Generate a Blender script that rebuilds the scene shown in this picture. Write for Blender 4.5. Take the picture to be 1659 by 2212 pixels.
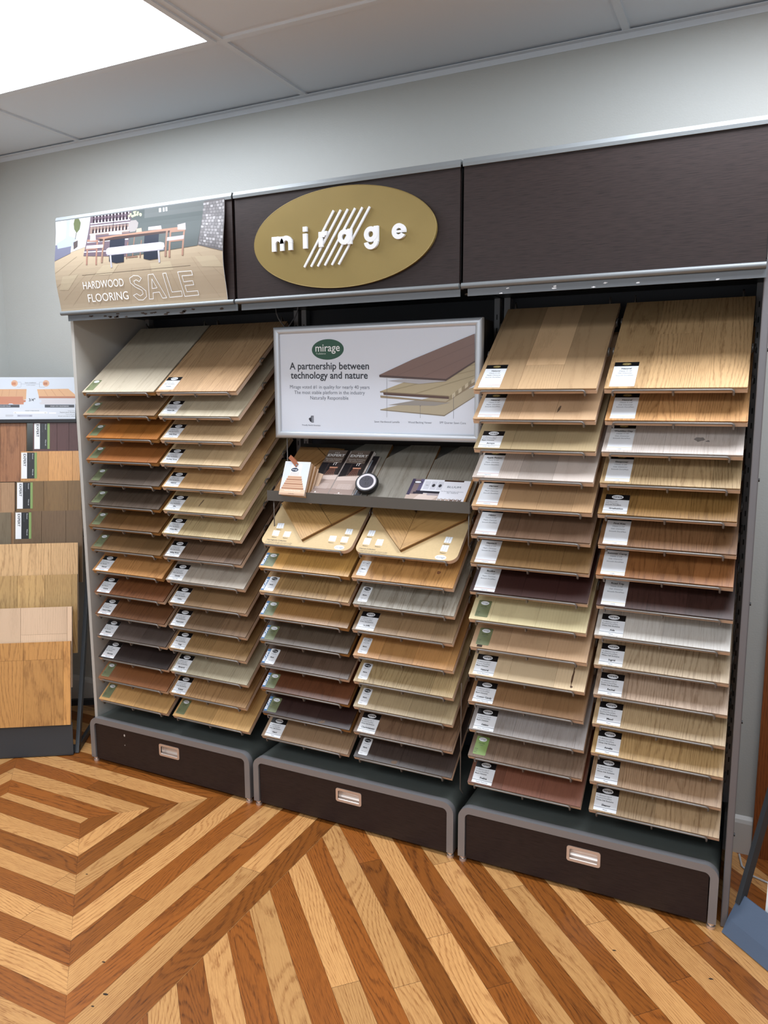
import bpy, bmesh, math, random
from math import sin, cos, pi, radians, sqrt, atan2
from mathutils import Vector, Matrix

SC = bpy.context.scene
COL = SC.collection
for o in list(bpy.data.objects):
    bpy.data.objects.remove(o)

# ------------------------------------------------------------------ camera
cd = bpy.data.cameras.new('camera'); cam = bpy.data.objects.new('camera', cd); COL.objects.link(cam)
cd.sensor_fit = 'VERTICAL'; cd.sensor_height = 24.0; cd.lens = 24.0 * 1660.07 / 2212
cd.clip_start = 0.05; cd.clip_end = 60
YAW, PITCH, ROLL = 0.4526, -0.1494, -0.0035
_F = Vector((-sin(YAW) * cos(PITCH), cos(YAW) * cos(PITCH), sin(PITCH)))
_R0 = Vector((cos(YAW), sin(YAW), 0)); _U0 = _R0.cross(_F)
_R = _R0 * cos(ROLL) + _U0 * sin(ROLL); _U = _U0 * cos(ROLL) - _R0 * sin(ROLL)
cam.matrix_world = Matrix(((_R.x, _U.x, -_F.x, 2.5458), (_R.y, _U.y, -_F.y, -2.7812), (_R.z, _U.z, -_F.z, 1.5808), (0, 0, 0, 1)))
SC.camera = cam

# ------------------------------------------------------------------ light and exposure
w = bpy.data.worlds.new('world'); SC.world = w; w.use_nodes = True
w.node_tree.nodes['Background'].inputs[0].default_value = (0.86, 0.93, 1.0, 1)
w.node_tree.nodes['Background'].inputs[1].default_value = 0.75      # added ambient fill, let in by the open side behind the viewer
PANEL_EMIT = 18.5                                                    # the ceiling light panels
SC.view_settings.view_transform = 'Standard'; SC.view_settings.look = 'None'
SC.view_settings.gamma = 1.0; SC.view_settings.exposure = 0.0
SC.view_settings.use_curve_mapping = False
SC.cycles.max_bounces = 5; SC.cycles.diffuse_bounces = 4; SC.cycles.glossy_bounces = 2
SC.cycles.transmission_bounces = 0; SC.cycles.use_adaptive_sampling = True; SC.cycles.adaptive_threshold = 0.05
SC.cycles.caustics_reflective = False; SC.cycles.caustics_refractive = False
SC.cycles.use_denoising = True
SC.cycles.sample_clamp_indirect = 6

# ------------------------------------------------------------------ helpers
def lin(c):
    return tuple(((v / 255) / 12.92 if v / 255 <= 0.04045 else ((v / 255 + 0.055) / 1.055) ** 2.4) for v in c)

def mat(name, rgb, rough=0.5, metal=0.0, bump=0.0, bscale=60, var=0.0, vscale=8, spec=0.5, coat=0.0):
    m = bpy.data.materials.new(name); m.use_nodes = True
    nt = m.node_tree; b = nt.nodes['Principled BSDF']; L = nt.links
    c = lin(rgb)
    b.inputs['Base Color'].default_value = (*c, 1); b.inputs['Roughness'].default_value = rough
    b.inputs['Metallic'].default_value = metal; b.inputs['Specular IOR Level'].default_value = spec
    b.inputs['Coat Weight'].default_value = coat
    if bump or var:
        tc = nt.nodes.new('ShaderNodeTexCoord')
    if bump:
        n = nt.nodes.new('ShaderNodeTexNoise'); n.inputs['Scale'].default_value = bscale; n.inputs['Detail'].default_value = 3
        L.new(tc.outputs['Object'], n.inputs['Vector'])
        bp = nt.nodes.new('ShaderNodeBump'); bp.inputs['Strength'].default_value = bump; bp.inputs['Distance'].default_value = 0.002
        L.new(n.outputs['Fac'], bp.inputs['Height']); L.new(bp.outputs['Normal'], b.inputs['Normal'])
    if var:
        n2 = nt.nodes.new('ShaderNodeTexNoise'); n2.inputs['Scale'].default_value = vscale; n2.inputs['Detail'].default_value = 5
        L.new(tc.outputs['Object'], n2.inputs['Vector'])
        mx = nt.nodes.new('ShaderNodeMix'); mx.data_type = 'RGBA'
        mx.inputs[6].default_value = (*[v * (1 - var) for v in c], 1); mx.inputs[7].default_value = (*[min(1, v * (1 + var)) for v in c], 1)
        L.new(n2.outputs['Fac'], mx.inputs[0]); L.new(mx.outputs[2], b.inputs['Base Color'])
    return m

def emat(name, rgb, strength):
    m = bpy.data.materials.new(name); m.use_nodes = True
    b = m.node_tree.nodes['Principled BSDF']
    b.inputs['Base Color'].default_value = (0.8, 0.8, 0.8, 1)
    b.inputs['Emission Color'].default_value = (*lin(rgb), 1); b.inputs['Emission Strength'].default_value = strength
    return m

def make_wood_group():
    g = bpy.data.node_groups.new('wood_grain', 'ShaderNodeTree')
    I = g.interface
    def inp(n, t, d):
        s = I.new_socket(name=n, in_out='INPUT', socket_type=t); s.default_value = d
    inp('Light', 'NodeSocketColor', (0.6, 0.4, 0.2, 1)); inp('Dark', 'NodeSocketColor', (0.3, 0.18, 0.08, 1))
    inp('Rings', 'NodeSocketFloat', 13.0); inp('RingAmt', 'NodeSocketFloat', 0.6)
    inp('PoreAmt', 'NodeSocketFloat', 0.5); inp('Var', 'NodeSocketFloat', 0.3); inp('Across', 'NodeSocketFloat', 10.0)
    I.new_socket(name='Color', in_out='OUTPUT', socket_type='NodeSocketColor')
    I.new_socket(name='Height', in_out='OUTPUT', socket_type='NodeSocketFloat')
    N, L = g.nodes, g.links
    gi = N.new('NodeGroupInput'); go = N.new('NodeGroupOutput')
    def new(t, **k):
        n = N.new(t)
        for a, v in k.items(): setattr(n, a, v)
        return n
    def M(op, a, b=None, c=None, clamp=False):
        n = new('ShaderNodeMath', operation=op); n.use_clamp = clamp
        for i, v in enumerate((a, b, c)):
            if v is None: continue
            if isinstance(v, (int, float)): n.inputs[i].default_value = v
            else: L.new(v, n.inputs[i])
        return n.outputs[0]
    uv = new('ShaderNodeUVMap'); uv.uv_map = 'UVMap'
    sp = new('ShaderNodeSeparateXYZ'); L.new(uv.outputs[0], sp.inputs[0])
    u, v = sp.outputs[0], sp.outputs[1]
    at = new('ShaderNodeAttribute'); at.attribute_name = 'tone'
    T = at.outputs['Fac']
    def noise(vx, vy, vz, detail, rough, dist):
        cb = new('ShaderNodeCombineXYZ')
        for i, q in enumerate((vx, vy, vz)):
            if isinstance(q, (int, float)): cb.inputs[i].default_value = q
            else: L.new(q, cb.inputs[i])
        n = new('ShaderNodeTexNoise'); n.inputs['Scale'].default_value = 1; n.inputs['Detail'].default_value = detail
        n.inputs['Roughness'].default_value = rough; n.inputs['Distortion'].default_value = dist
        L.new(cb.outputs[0], n.inputs['Vector']); return n.outputs['Fac']
    T50 = M('MULTIPLY', T, 50)
    f1 = noise(M('MULTIPLY', u, 1.25), M('MULTIPLY', v, gi.outputs['Across']), T50, 1.6, 0.35, 0.25)
    wob = noise(M('MULTIPLY', u, 45), M('MULTIPLY', v, 150), T50, 1.0, 0.5, 0.0)
    straight = M('MULTIPLY', M('GREATER_THAN', M('FRACT', M('MULTIPLY', T, 7.31)), 0.55), 110)
    ph = M('ADD', M('MULTIPLY', f1, gi.outputs['Rings']), M('MULTIPLY', v, straight))
    fr = M('FRACT', M('ADD', ph, M('MULTIPLY', wob, 0.5)))
    rp = new('ShaderNodeValToRGB'); L.new(fr, rp.inputs[0])
    e = rp.color_ramp.elements
    e[0].position = 0.0; e[0].color = (0.25, 0.25, 0.25, 1); e[1].position = 1.0; e[1].color = (0.3, 0.3, 0.3, 1)
    for p_, v_ in ((0.14, 0.0), (0.55, 0.05), (0.82, 1.0), (0.93, 0.9)):
        q = e.new(p_); q.color = (v_, v_, v_, 1)
    ring = rp.outputs[0]
    f2 = noise(M('MULTIPLY', u, 22), M('MULTIPLY', v, 420), T50, 2.0, 0.6, 0.0)
    pr = new('ShaderNodeMapRange'); L.new(f2, pr.inputs[0]); pr.inputs[1].default_value = 0.42; pr.inputs[2].default_value = 0.72
    pore = pr.outputs[0]
    f3 = noise(M('MULTIPLY', u, 1.5), M('MULTIPLY', v, 14), M('ADD', T50, 7.3), 3.0, 0.5, 0.2)
    low = M('SUBTRACT', f3, 0.5)
    D = M('MULTIPLY', M('MULTIPLY', ring, gi.outputs['RingAmt']), M('MULTIPLY_ADD', pore, 0.7, 0.45))
    D = M('ADD', D, M('MULTIPLY', M('MULTIPLY', pore, gi.outputs['PoreAmt']), 0.7))
    D = M('ADD', D, M('MULTIPLY', low, 0.4), clamp=True)
    mx = new('ShaderNodeMix', data_type='RGBA'); L.new(D, mx.inputs[0]); L.new(gi.outputs['Light'], mx.inputs[6]); L.new(gi.outputs['Dark'], mx.inputs[7])
    br = M('MULTIPLY_ADD', M('SUBTRACT', T, 0.5), gi.outputs['Var'], 1.0)
    hs = new('ShaderNodeHueSaturation'); L.new(mx.outputs[2], hs.inputs['Color']); L.new(br, hs.inputs['Value'])
    L.new(M('MULTIPLY_ADD', M('SUBTRACT', T, 0.5), -0.0015, 0.5), hs.inputs['Hue'])
    L.new(hs.outputs[0], go.inputs['Color']); L.new(M('SUBTRACT', 1.0, D), go.inputs['Height'])
    return g

WG = make_wood_group()

def wood(name, light, dark=None, rings=13, ring=0.6, pore=0.5, var=0.3, rough=0.42, across=10, bump=0.0, gain=1.0, coat=0.0, spec=0.5):
    m = bpy.data.materials.new(name); m.use_nodes = True
    nt = m.node_tree; b = nt.nodes['Principled BSDF']; L = nt.links
    g = nt.nodes.new('ShaderNodeGroup'); g.node_tree = WG
    l = [min(0.95, x * gain) for x in lin(light)]
    if dark is None:
        d = [x * k for x, k in zip(l, (0.54, 0.48, 0.42))]
    else: d = [x * gain for x in lin(dark)]
    g.inputs['Light'].default_value = (*l, 1); g.inputs['Dark'].default_value = (*d, 1)
    g.inputs['Rings'].default_value = rings; g.inputs['RingAmt'].default_value = ring
    g.inputs['PoreAmt'].default_value = pore; g.inputs['Var'].default_value = var; g.inputs['Across'].default_value = across
    L.new(g.outputs['Color'], b.inputs['Base Color'])
    if bump > 0.1:
        bp = nt.nodes.new('ShaderNodeBump'); bp.inputs['Strength'].default_value = bump; bp.inputs['Distance'].default_value = 0.001
        L.new(g.outputs['Height'], bp.inputs['Height']); L.new(bp.outputs[0], b.inputs['Normal'])
    b.inputs['Roughness'].default_value = rough; b.inputs['Coat Weight'].default_value = coat; b.inputs['Coat Roughness'].default_value = 0.2
    b.inputs['Specular IOR Level'].default_value = spec
    return m

_TC = {}
def text_geo(s, bold=0.0, space=1.0):
    k = (s, bold, space)
    if k not in _TC:
        cu = bpy.data.curves.new('t', 'FONT'); cu.body = s; cu.size = 1; cu.offset = bold; cu.space_character = space
        cu.resolution_u = 3
        o = bpy.data.objects.new('t', cu); COL.objects.link(o)
        bpy.context.view_layer.update()
        me = bpy.data.meshes.new_from_object(o)
        vs = [tuple(v.co) for v in me.vertices]; fs = [tuple(p.vertices) for p in me.polygons]
        bpy.data.objects.remove(o); bpy.data.curves.remove(cu); bpy.data.meshes.remove(me)
        xs = [v[0] for v in vs]; ys = [v[1] for v in vs]
        _TC[k] = (vs, fs, min(xs), max(xs), min(ys), max(ys))
    return _TC[k]

class MB:
    """collects geometry; build() links it as one mesh object"""
    def __init__(s):
        s.v, s.f, s.m, s.s, s.uv, s.t = [], [], [], [], [], []
    def poly(s, pts, m=0, uv=None, tone=0.5, smooth=False):
        i = len(s.v); s.v += [tuple(p) for p in pts]; s.f.append(tuple(range(i, i + len(pts))))
        s.m.append(m); s.s.append(smooth); s.uv.append(uv or [(0, 0)] * len(pts)); s.t.append(tone)
    def raw(s, vs, fs, m=0, smooth=False, M=None, tone=0.5, uvf=None):
        i = len(s.v)
        vs = [tuple(M @ Vector(p)) for p in vs] if M else [tuple(p) for p in vs]
        s.v += vs
        for f in fs:
            s.f.append(tuple(a + i for a in f)); s.m.append(m); s.s.append(smooth); s.t.append(tone)
            s.uv.append([uvf(vs[a]) for a in f] if uvf else [(0, 0)] * len(f))
    def box(s, x0, x1, y0, y1, z0, z1, m=0, M=None, tone=0.5, uvf=None):
        vs = [(x0, y0, z0), (x1, y0, z0), (x1, y1, z0), (x0, y1, z0), (x0, y0, z1), (x1, y0, z1), (x1, y1, z1), (x0, y1, z1)]
        fs = [(0, 3, 2, 1), (4, 5, 6, 7), (0, 1, 5, 4), (1, 2, 6, 5), (2, 3, 7, 6), (3, 0, 4, 7)]
        s.raw(vs, fs, m, False, M, tone, uvf)
    def prism(s, pts, d0, d1, axis='y', m=0, M=None, smooth=False, tone=0.5, uvf=None, msides=None):
        """pts: 2D outline; extruded along axis from d0 to d1"""
        n = len(pts)
        def P(a, b, d):
            return {'y': (a, d, b), 'z': (a, b, d), 'x': (d, a, b)}[axis]
        vs = [P(a, b, d0) for a, b in pts] + [P(a, b, d1) for a, b in pts]
        s.raw(vs, [tuple(range(n - 1, -1, -1)), tuple(range(n, 2 * n))], m, False, M, tone, uvf)
        sides = [(i, (i + 1) % n, (i + 1) % n + n, i + n) for i in range(n)]
        s.raw(vs, sides, m if msides is None else msides, smooth, M, tone, uvf)
    def tube(s, path, r, n=8, m=0, M=None, closed=False):
        pts = [Vector(p) for p in path]; k = len(pts); rings = []
        prev = None
        for i, p in enumerate(pts):
            a = pts[i - 1] if (i > 0 or closed) else p; b = pts[(i + 1) % k] if (i < k - 1 or closed) else p
            t = (b - a)
            if t.length < 1e-9: t = Vector((0, 0, 1))
            t.normalize()
            if prev is None:
                x = t.orthogonal().normalized()
            else:
                x = (prev - t * prev.dot(t))
                x = x.normalized() if x.length > 1e-6 else t.orthogonal().normalized()
            prev = x; y = t.cross(x)
            rings.append([p + (x * cos(2 * pi * j / n) + y * sin(2 * pi * j / n)) * r for j in range(n)])
        vs = [q for g in rings for q in g]; fs = []
        for i in range(k if closed else k - 1):
            for j in range(n):
                a = i * n + j; b = i * n + (j + 1) % n; i2 = (i + 1) % k
                fs.append((a, b, i2 * n + (j + 1) % n, i2 * n + j))
        s.raw(vs, fs, m, True, M)
        if not closed:
            s.raw(vs, [tuple(range(n - 1, -1, -1)), tuple(range((k - 1) * n, k * n))], m, False, M)
    def text(s, txt, M, size=None, width=None, m=0, bold=0.0, align='C', space=1.0, height=None):
        vs, fs, x0, x1, y0, y1 = text_geo(txt, bold, space)
        k = size if size else width / (x1 - x0)
        kx = k
        if width: kx = width / (x1 - x0)
        if height: k = height / (y1 - max(y0, 0) if y0 > -0.05 else y1)
        ox = {'C': -(x0 + x1) / 2, 'L': -x0, 'R': -x1}[align]
        s.raw([((a + ox) * kx, b * k, 0) for a, b, c in vs], fs, m, False, M)
    def build(s, name, mats, parent=None, loc=None, M=None, flip=False):
        me = bpy.data.meshes.new(name); me.from_pydata(s.v, [], s.f)
        for q in (mats if isinstance(mats, (list, tuple)) else [mats]): me.materials.append(q)
        me.polygons.foreach_set('material_index', s.m); me.polygons.foreach_set('use_smooth', s.s)
        ul = me.uv_layers.new(name='UVMap'); flat = []
        for q in s.uv:
            for a in q: flat += [a[0], a[1]]
        ul.data.foreach_set('uv', flat)
        at = me.attributes.new('tone', 'FLOAT', 'FACE'); at.data.foreach_set('value', s.t)
        me.validate(); me.update()
        o = bpy.data.objects.new(name, me); COL.objects.link(o)
        if parent: o.parent = parent
        if loc: o.location = loc
        if M is not None: o.matrix_local = M
        return o

def link(name, me, parent=None, loc=None, M=None):
    o = bpy.data.objects.new(name, me); COL.objects.link(o)
    if parent: o.parent = parent
    if loc: o.location = loc
    if M is not None: o.matrix_local = M
    return o

def tag(o, label=None, cat=None, group=None, kind=None):
    if label: o['label'] = label
    if cat: o['category'] = cat
    if group: o['group'] = group
    if kind: o['kind'] = kind
    return o

def empty(name, M, label=None, cat=None, group=None):
    o = bpy.data.objects.new(name, None); COL.objects.link(o); o.empty_display_size = 0.05
    o.matrix_world = M
    return tag(o, label, cat, group)

def structure(o): o['kind'] = 'structure'; return o
def T3(x, y, z): return Matrix.Translation((x, y, z))
def ellipse(cx, cy, rx, ry, n=48): return [(cx + rx * cos(2 * pi * i / n), cy + ry * sin(2 * pi * i / n)) for i in range(n)]
def rrect(x0, x1, y0, y1, r, n=5):
    out = []
    for cx, cy, a in ((x1 - r, y0 + r, -pi / 2), (x1 - r, y1 - r, 0), (x0 + r, y1 - r, pi / 2), (x0 + r, y0 + r, pi)):
        for i in range(n + 1):
            t = a + pi / 2 * i / n; out.append((cx + r * cos(t), cy + r * sin(t)))
    return out
def clip(pts, a, b, c):
    """keep the part of the polygon where a x + b y <= c"""
    out = []
    for i, p in enumerate(pts):
        q = pts[(i + 1) % len(pts)]; dp = a * p[0] + b * p[1] - c; dq = a * q[0] + b * q[1] - c
        if dp <= 0: out.append(p)
        if (dp < 0 < dq) or (dq < 0 < dp):
            t = dp / (dp - dq); out.append((p[0] + (q[0] - p[0]) * t, p[1] + (q[1] - p[1]) * t))
    return out
FRONT = lambda x, y, z: Matrix(((1, 0, 0, x), (0, 0, -1, y), (0, 1, 0, z), (0, 0, 0, 1)))   # drawing plane facing the room

# ------------------------------------------------------------------ materials
M_WALL = mat('wall_paint', (186, 188, 184), 0.55, bump=0.25, bscale=160)
M_TILE = mat('ceiling_tile', (222, 231, 240), 0.9)
M_TBAR = mat('ceiling_grid_paint', (220, 227, 234), 0.5)
M_BASE = mat('baseboard_paint', (200, 198, 194), 0.4)
M_GREY = mat('grey_metal', (138, 138, 140), 0.38, 0.35, bump=0.05, bscale=400)
M_CAB = mat('cabinet_grey', (92, 98, 94), 0.34, 0.1, bump=0.15, bscale=500, var=0.12, vscale=14)
M_SIDE2 = mat('end_panel_grey', (112, 110, 112), 0.4, 0.2)
M_SIDE = mat('side_panel_grey', (186, 184, 178), 0.36, 0.0, bump=0.05, bscale=200)
M_ALU = mat('satin_aluminium', (122, 127, 129), 0.5, 0.3)
M_FRAME = mat('silver_frame', (200, 206, 212), 0.35, 0.45)
M_BLACK = mat('black_plastic', (16, 16, 18), 0.45)
M_NAVY = mat('navy_back_panel', (13, 16, 27), 0.5)
M_WIRE = mat('grey_wire', (122, 118, 114), 0.34, 0.45)
M_STEEL = mat('brushed_steel', (226, 212, 202), 0.34, 0.7)
M_GOLD = mat('brass_paint', (136, 117, 66), 0.42, 0.35, var=0.12, vscale=6)
M_WHITE = mat('white_plastic', (238, 242, 246), 0.4)
M_PAPER = mat('white_label_paper', (232, 236, 240), 0.35)
M_INK = mat('black_ink', (14, 15, 18), 0.35)
M_GINK = mat('grey_ink', (88, 92, 100), 0.4)
M_GREEN = mat('olive_label', (114, 122, 88), 0.4)
M_GREEN2 = mat('fresh_green_label', (132, 160, 92), 0.4)
M_BLUE = mat('blue_label', (62, 112, 160), 0.4)
M_DGREEN = mat('dark_green_print', (42, 82, 66), 0.4)
M_GOLDINK = mat('gold_ink', (222, 206, 150), 0.4)
M_REDINK = mat('red_line_ink', (190, 130, 120), 0.4)
M_CORE = wood('light_plywood_core', (204, 176, 150), rings=4, ring=0.2, pore=0.3, var=0.2, across=40)
M_CORE2 = wood('amber_plywood_core', (150, 108, 58), rings=4, ring=0.2, pore=0.3, var=0.2, across=40)
M_SEAM = mat('dark_seam', (52, 40, 30), 0.8)
M_WENGE = wood('wenge_laminate', (46, 35, 33), (24, 16, 15), rings=3, ring=0.15, pore=1.1, var=0.0, rough=0.5, across=60, bump=0.05, spec=0.3)
M_DKSTAND = mat('slate_blue_metal', (58, 62, 66), 0.42, 0.1, bump=0.1, bscale=300)
M_BLSTAND = mat('steel_blue_metal', (82, 98, 120), 0.45, 0.1, bump=0.1, bscale=300)
M_SHELF = mat('shelf_dark_bronze_metal', (92, 88, 82), 0.4, 0.3)
M_EMIT = emat('light_diffuser', (240, 246, 255), PANEL_EMIT)
M_CORK = mat('kraft_board', (206, 180, 134), 0.6, var=0.08, vscale=120)
M_LEATHER = mat('tan_leather', (150, 84, 48), 0.5, bump=0.3, bscale=300)

M_RAIL = mat('rail_grey', (98, 103, 107), 0.42, 0.2)
W = 0.8468
TH = radians(38)
H = 2.748

# ------------------------------------------------------------------ floor
rnd = random.Random(4)
F_LIGHT = wood('natural_oak_plank', (212, 160, 100), (150, 94, 48), rings=26, ring=0.62, pore=0.5, var=0.3, rough=0.36, across=7, bump=0.08)
F_DARK = wood('gunstock_oak_plank', (154, 90, 36), (84, 44, 16), rings=26, ring=0.62, pore=0.5, var=0.32, rough=0.36, across=7, bump=0.08)
fl = MB()
XL, YF, XR = -0.955, -4.6, 4.2
G = 0.0005
def plank(poly, ang, dark):
    """poly clipped to the room; ang = grain direction"""
    for a, b, c in ((-1, 0, -XL), (1, 0, XR), (0, 1, 0.0), (0, -1, -YF)):
        poly = clip(poly, a, b, c)
        if len(poly) < 3: return
    ca, sa = cos(ang), sin(ang); ou, ov = rnd.uniform(0, 40), rnd.uniform(0, 40)
    uv = [(x * ca + y * sa + ou, -x * sa + y * ca + ov) for x, y in poly]
    a2 = sum(poly[i][0] * poly[(i + 1) % len(poly)][1] - poly[(i + 1) % len(poly)][0] * poly[i][1] for i in range(len(poly)))
    if a2 < 0: poly, uv = poly[::-1], uv[::-1]
    fl.poly([(x, y, 0.0) for x, y in poly], 1 if dark else 0, uv, rnd.random())
def cut_strip(poly, ang, dark, cuts):
    """split a strip polygon at the given positions along its grain direction"""
    ca, sa = cos(ang), sin(ang); cuts = sorted(cuts); lo = -99
    for c in cuts + [99]:
        q = clip(poly, -ca, -sa, -(lo + G)); q = clip(q, ca, sa, c - G) if len(q) > 2 else q
        if len(q) > 2: plank(q, ang, dark)
        lo = c
PW = 0.0785
def ringrect(k): return (-0.10 - PW * k, 0.346 + PW * k, -0.872 - PW * k, -0.834 + PW * k)
core = [(-0.10, -0.872), (0.346, -0.872), (0.346, -0.834), (-0.10, -0.834)]
plank(core, 0, False)
known = {('r', 10): [-0.832], ('r', 9): [-0.985], ('r', 7): [-1.108], ('r', 8): [-0.682], ('b', 6): [0.605], ('b', 3): [0.02], ('t', 3): [0.16], ('r', 5): [-2.4], ('r', 6): [-2.2], ('r', 3): [-3], ('r', 4): [-3], ('r', 2): [-3], ('r', 1): [-3], ('r', 11): [-2.1]}
for k in range(1, 50):
    x0, x1, y0, y1 = ringrect(k - 1); X0, X1, Y0, Y1 = ringrect(k)
    dark = k % 2 == 1
    sides = {'t': ([(x0 + 0, y1 + G), (x1, y1 + G), (X1, Y1), (X0, Y1)], 0), 'b': ([(X0, Y0), (X1, Y0), (x1, y0 - G), (x0, y0 - G)], 0),
             'r': ([(x1 + G, y0), (X1, Y0), (X1, Y1), (x1 + G, y1)], pi / 2), 'l': ([(X0, Y0), (x0 - G, y0), (x0 - G, y1), (X0, Y1)], pi / 2)}
    for sd, (pl, ang) in sides.items():
        q = clip(pl, 1, 0, 1.211)
        if len(q) < 3: continue
        cuts = known.get((sd, k))
        if cuts is None:
            cuts = []; c = -5 + rnd.random()
            while c < 4:
                cuts.append(c); c += rnd.uniform(0.7, 1.3)
        cut_strip(q, ang, dark, cuts)
kc = {6: [2.77], 8: [2.85], 10: [2.64], 12: [2.18, 2.775], 11: [2.97], 14: [2.46], 16: [2.79], 18: [2.92], 19: [3.045], 17: [3.175], 15: [3.265], 9: [2.05], 7: [3.6], 5: [3.7], 13: [3.6], 4: [3.4], 2: [3.2], 3: [3.5], 1: [3.6], 0: [3.3]}
for k in range(-60, 60):
    s0, s1 = -0.24 + 0.1115 * k + G * 1.4, -0.24 + 0.1115 * (k + 1)
    q = [((s0 + t) / 2, (s0 - t) / 2) for t in (-9, 12)] + [((s1 + t) / 2, (s1 - t) / 2) for t in (12, -9)]
    q = clip(q, -1, 0, -1.2115)
    cuts = list(kc.get(k, []))
    c = (max(cuts) if cuts else 1.0 + rnd.random())
    if not cuts: cuts.append(c)
    while c < 9:
        c += rnd.uniform(1.1, 1.9); cuts.append(c)
    cut_strip(q, -pi / 4, k % 2 != 0, [c_ / sqrt(2) for c_ in cuts])
fl.box(XL, XR, YF, 0, -0.03, -0.0006, 2)
# small dark knots
for kx, ky, kr in ((0.611, -1.09, 0.004), (0.97, -1.366, 0.0045), (1.065, -1.452, 0.0065), (1.066, -1.497, 0.004), (2.263, -0.694, 0.0045), (2.52, -0.692, 0.0055)):
    a = rnd.uniform(0, 3)
    fl.poly([(kx + kr * (1 + 0.35 * rnd.random()) * cos(t), ky + kr * 0.6 * sin(t + 0.3), 0.0004) for t in [i * pi / 5 for i in range(10)]], 2)
structure(fl.build('floor', [F_LIGHT, F_DARK, M_SEAM]))

# ------------------------------------------------------------------ walls, ceiling, baseboards
b = MB(); b.box(XL - 0.1, XR, 0, 0.1, -0.03, H + 0.1); structure(b.build('wall_back', M_WALL))
b = MB(); b.box(XL - 0.1, XL, YF, 0.0, -0.03, H + 0.1); structure(b.build('wall_left', M_WALL))
b = MB(); b.box(XR, XR + 0.1, YF, 0.1, -0.03, H + 0.1); structure(b.build('wall_right', M_WALL))
def baseboard(name, x0, x1):
    b = MB()
    pr = [(-0.0, 0.0), (-0.016, 0.0), (-0.016, 0.112), (-0.012, 0.124), (-0.006, 0.130), (0.0, 0.134)]
    b.prism(pr, x0, x1, 'x'); structure(b.build(name, M_BASE))
baseboard('baseboard_back_left', XL, 2.61)
TX0, TY0 = -0.359, -0.535
b = MB()
b.box(XL, XR, YF, 0.0, H + 0.008, H + 0.03, 0)
xs = [TX0 + 1.2192 * i for i in range(0, 4)]; ys = [TY0 - 0.6096 * i for i in range(0, 7)]
tb = 0.012
for x in xs: b.box(x - tb, x + tb, YF, 0, H, H + 0.009, 1)
for y in ys: b.box(XL, XR, y - tb, y + tb, H - 0.0006, H + 0.009, 1)
structure(b.build('ceiling', [M_TILE, M_TBAR]))
b = MB(); b.box(XL, XR, -0.022, 0, H - 0.001, H + 0.0015); b.box(XL, XR, -0.0015, 0, H - 0.02, H)
structure(b.build('trim_1', M_TBAR))
# wooden door and casing to the right
M_DOORW = wood('red_oak_door', (142, 78, 36), (82, 40, 18), rings=14, ring=0.6, pore=0.5, var=0.1, rough=0.35, across=8)
uvz = lambda c: (c[2], c[0] + c[1])
b = MB(); b.box(2.612, 2.70, -0.022, 0, 0, 2.12, uvf=uvz); b.box(3.56, 3.65, -0.022, 0, 0, 2.12, uvf=uvz); b.box(2.612, 3.65, -0.024, 0, 2.12, 2.21, uvf=lambda c: (c[0], c[2]))
structure(b.build('trim_2', M_DOORW))
b = MB(); b.box(2.70, 3.56, -0.012, 0, 0.005, 2.12, uvf=uvz)
for z0, z1 in ((0.25, 0.95), (1.1, 1.95)):
    for x0 in (2.82, 3.17): b.box(x0, x0 + 0.27, -0.018, -0.012, z0, z1, uvf=uvz)
structure(b.build('door_1', M_DOORW))

# ------------------------------------------------------------------ ceiling lights
def ceiling_light(ix, iy, label):
    x0 = TX0 + 1.2192 * ix + tb; y1 = TY0 - 0.6096 * iy - tb; x1 = x0 + 1.2192 - 2 * tb; y0 = y1 - 0.6096 + 2 * tb
    root = empty('ceiling_light', T3((x0 + x1) / 2, (y0 + y1) / 2, H), label, 'ceiling light', 'flat ceiling light panels')
    cx, cy = (x0 + x1) / 2, (y0 + y1) / 2; fr = 0.022
    f = MB(); hx, hy = (x1 - x0) / 2, (y1 - y0) / 2
    for a in ((-hx, hx, -hy, -hy + fr), (-hx, hx, hy - fr, hy), (-hx, -hx + fr, -hy + fr, hy - fr), (hx - fr, hx, -hy + fr, hy - fr)):
        f.box(a[0], a[1], a[2], a[3], -0.006, 0.007)
    f.build('frame', M_TBAR, root)
    d = MB(); d.poly([(-hx + fr, -hy + fr, 0.001), (-hx + fr, hy - fr, 0.001), (hx - fr, hy - fr, 0.001), (hx - fr, -hy + fr, 0.001)])
    d.build('diffuser', M_EMIT, root)
ceiling_light(0, 0, 'glowing white flat ceiling light panel in the grid at upper left')
for a, bq in ((2, 0), (0, 4), (2, 4), (1, 5)): ceiling_light(a, bq, 'glowing flat ceiling light panel outside the view')

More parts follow.
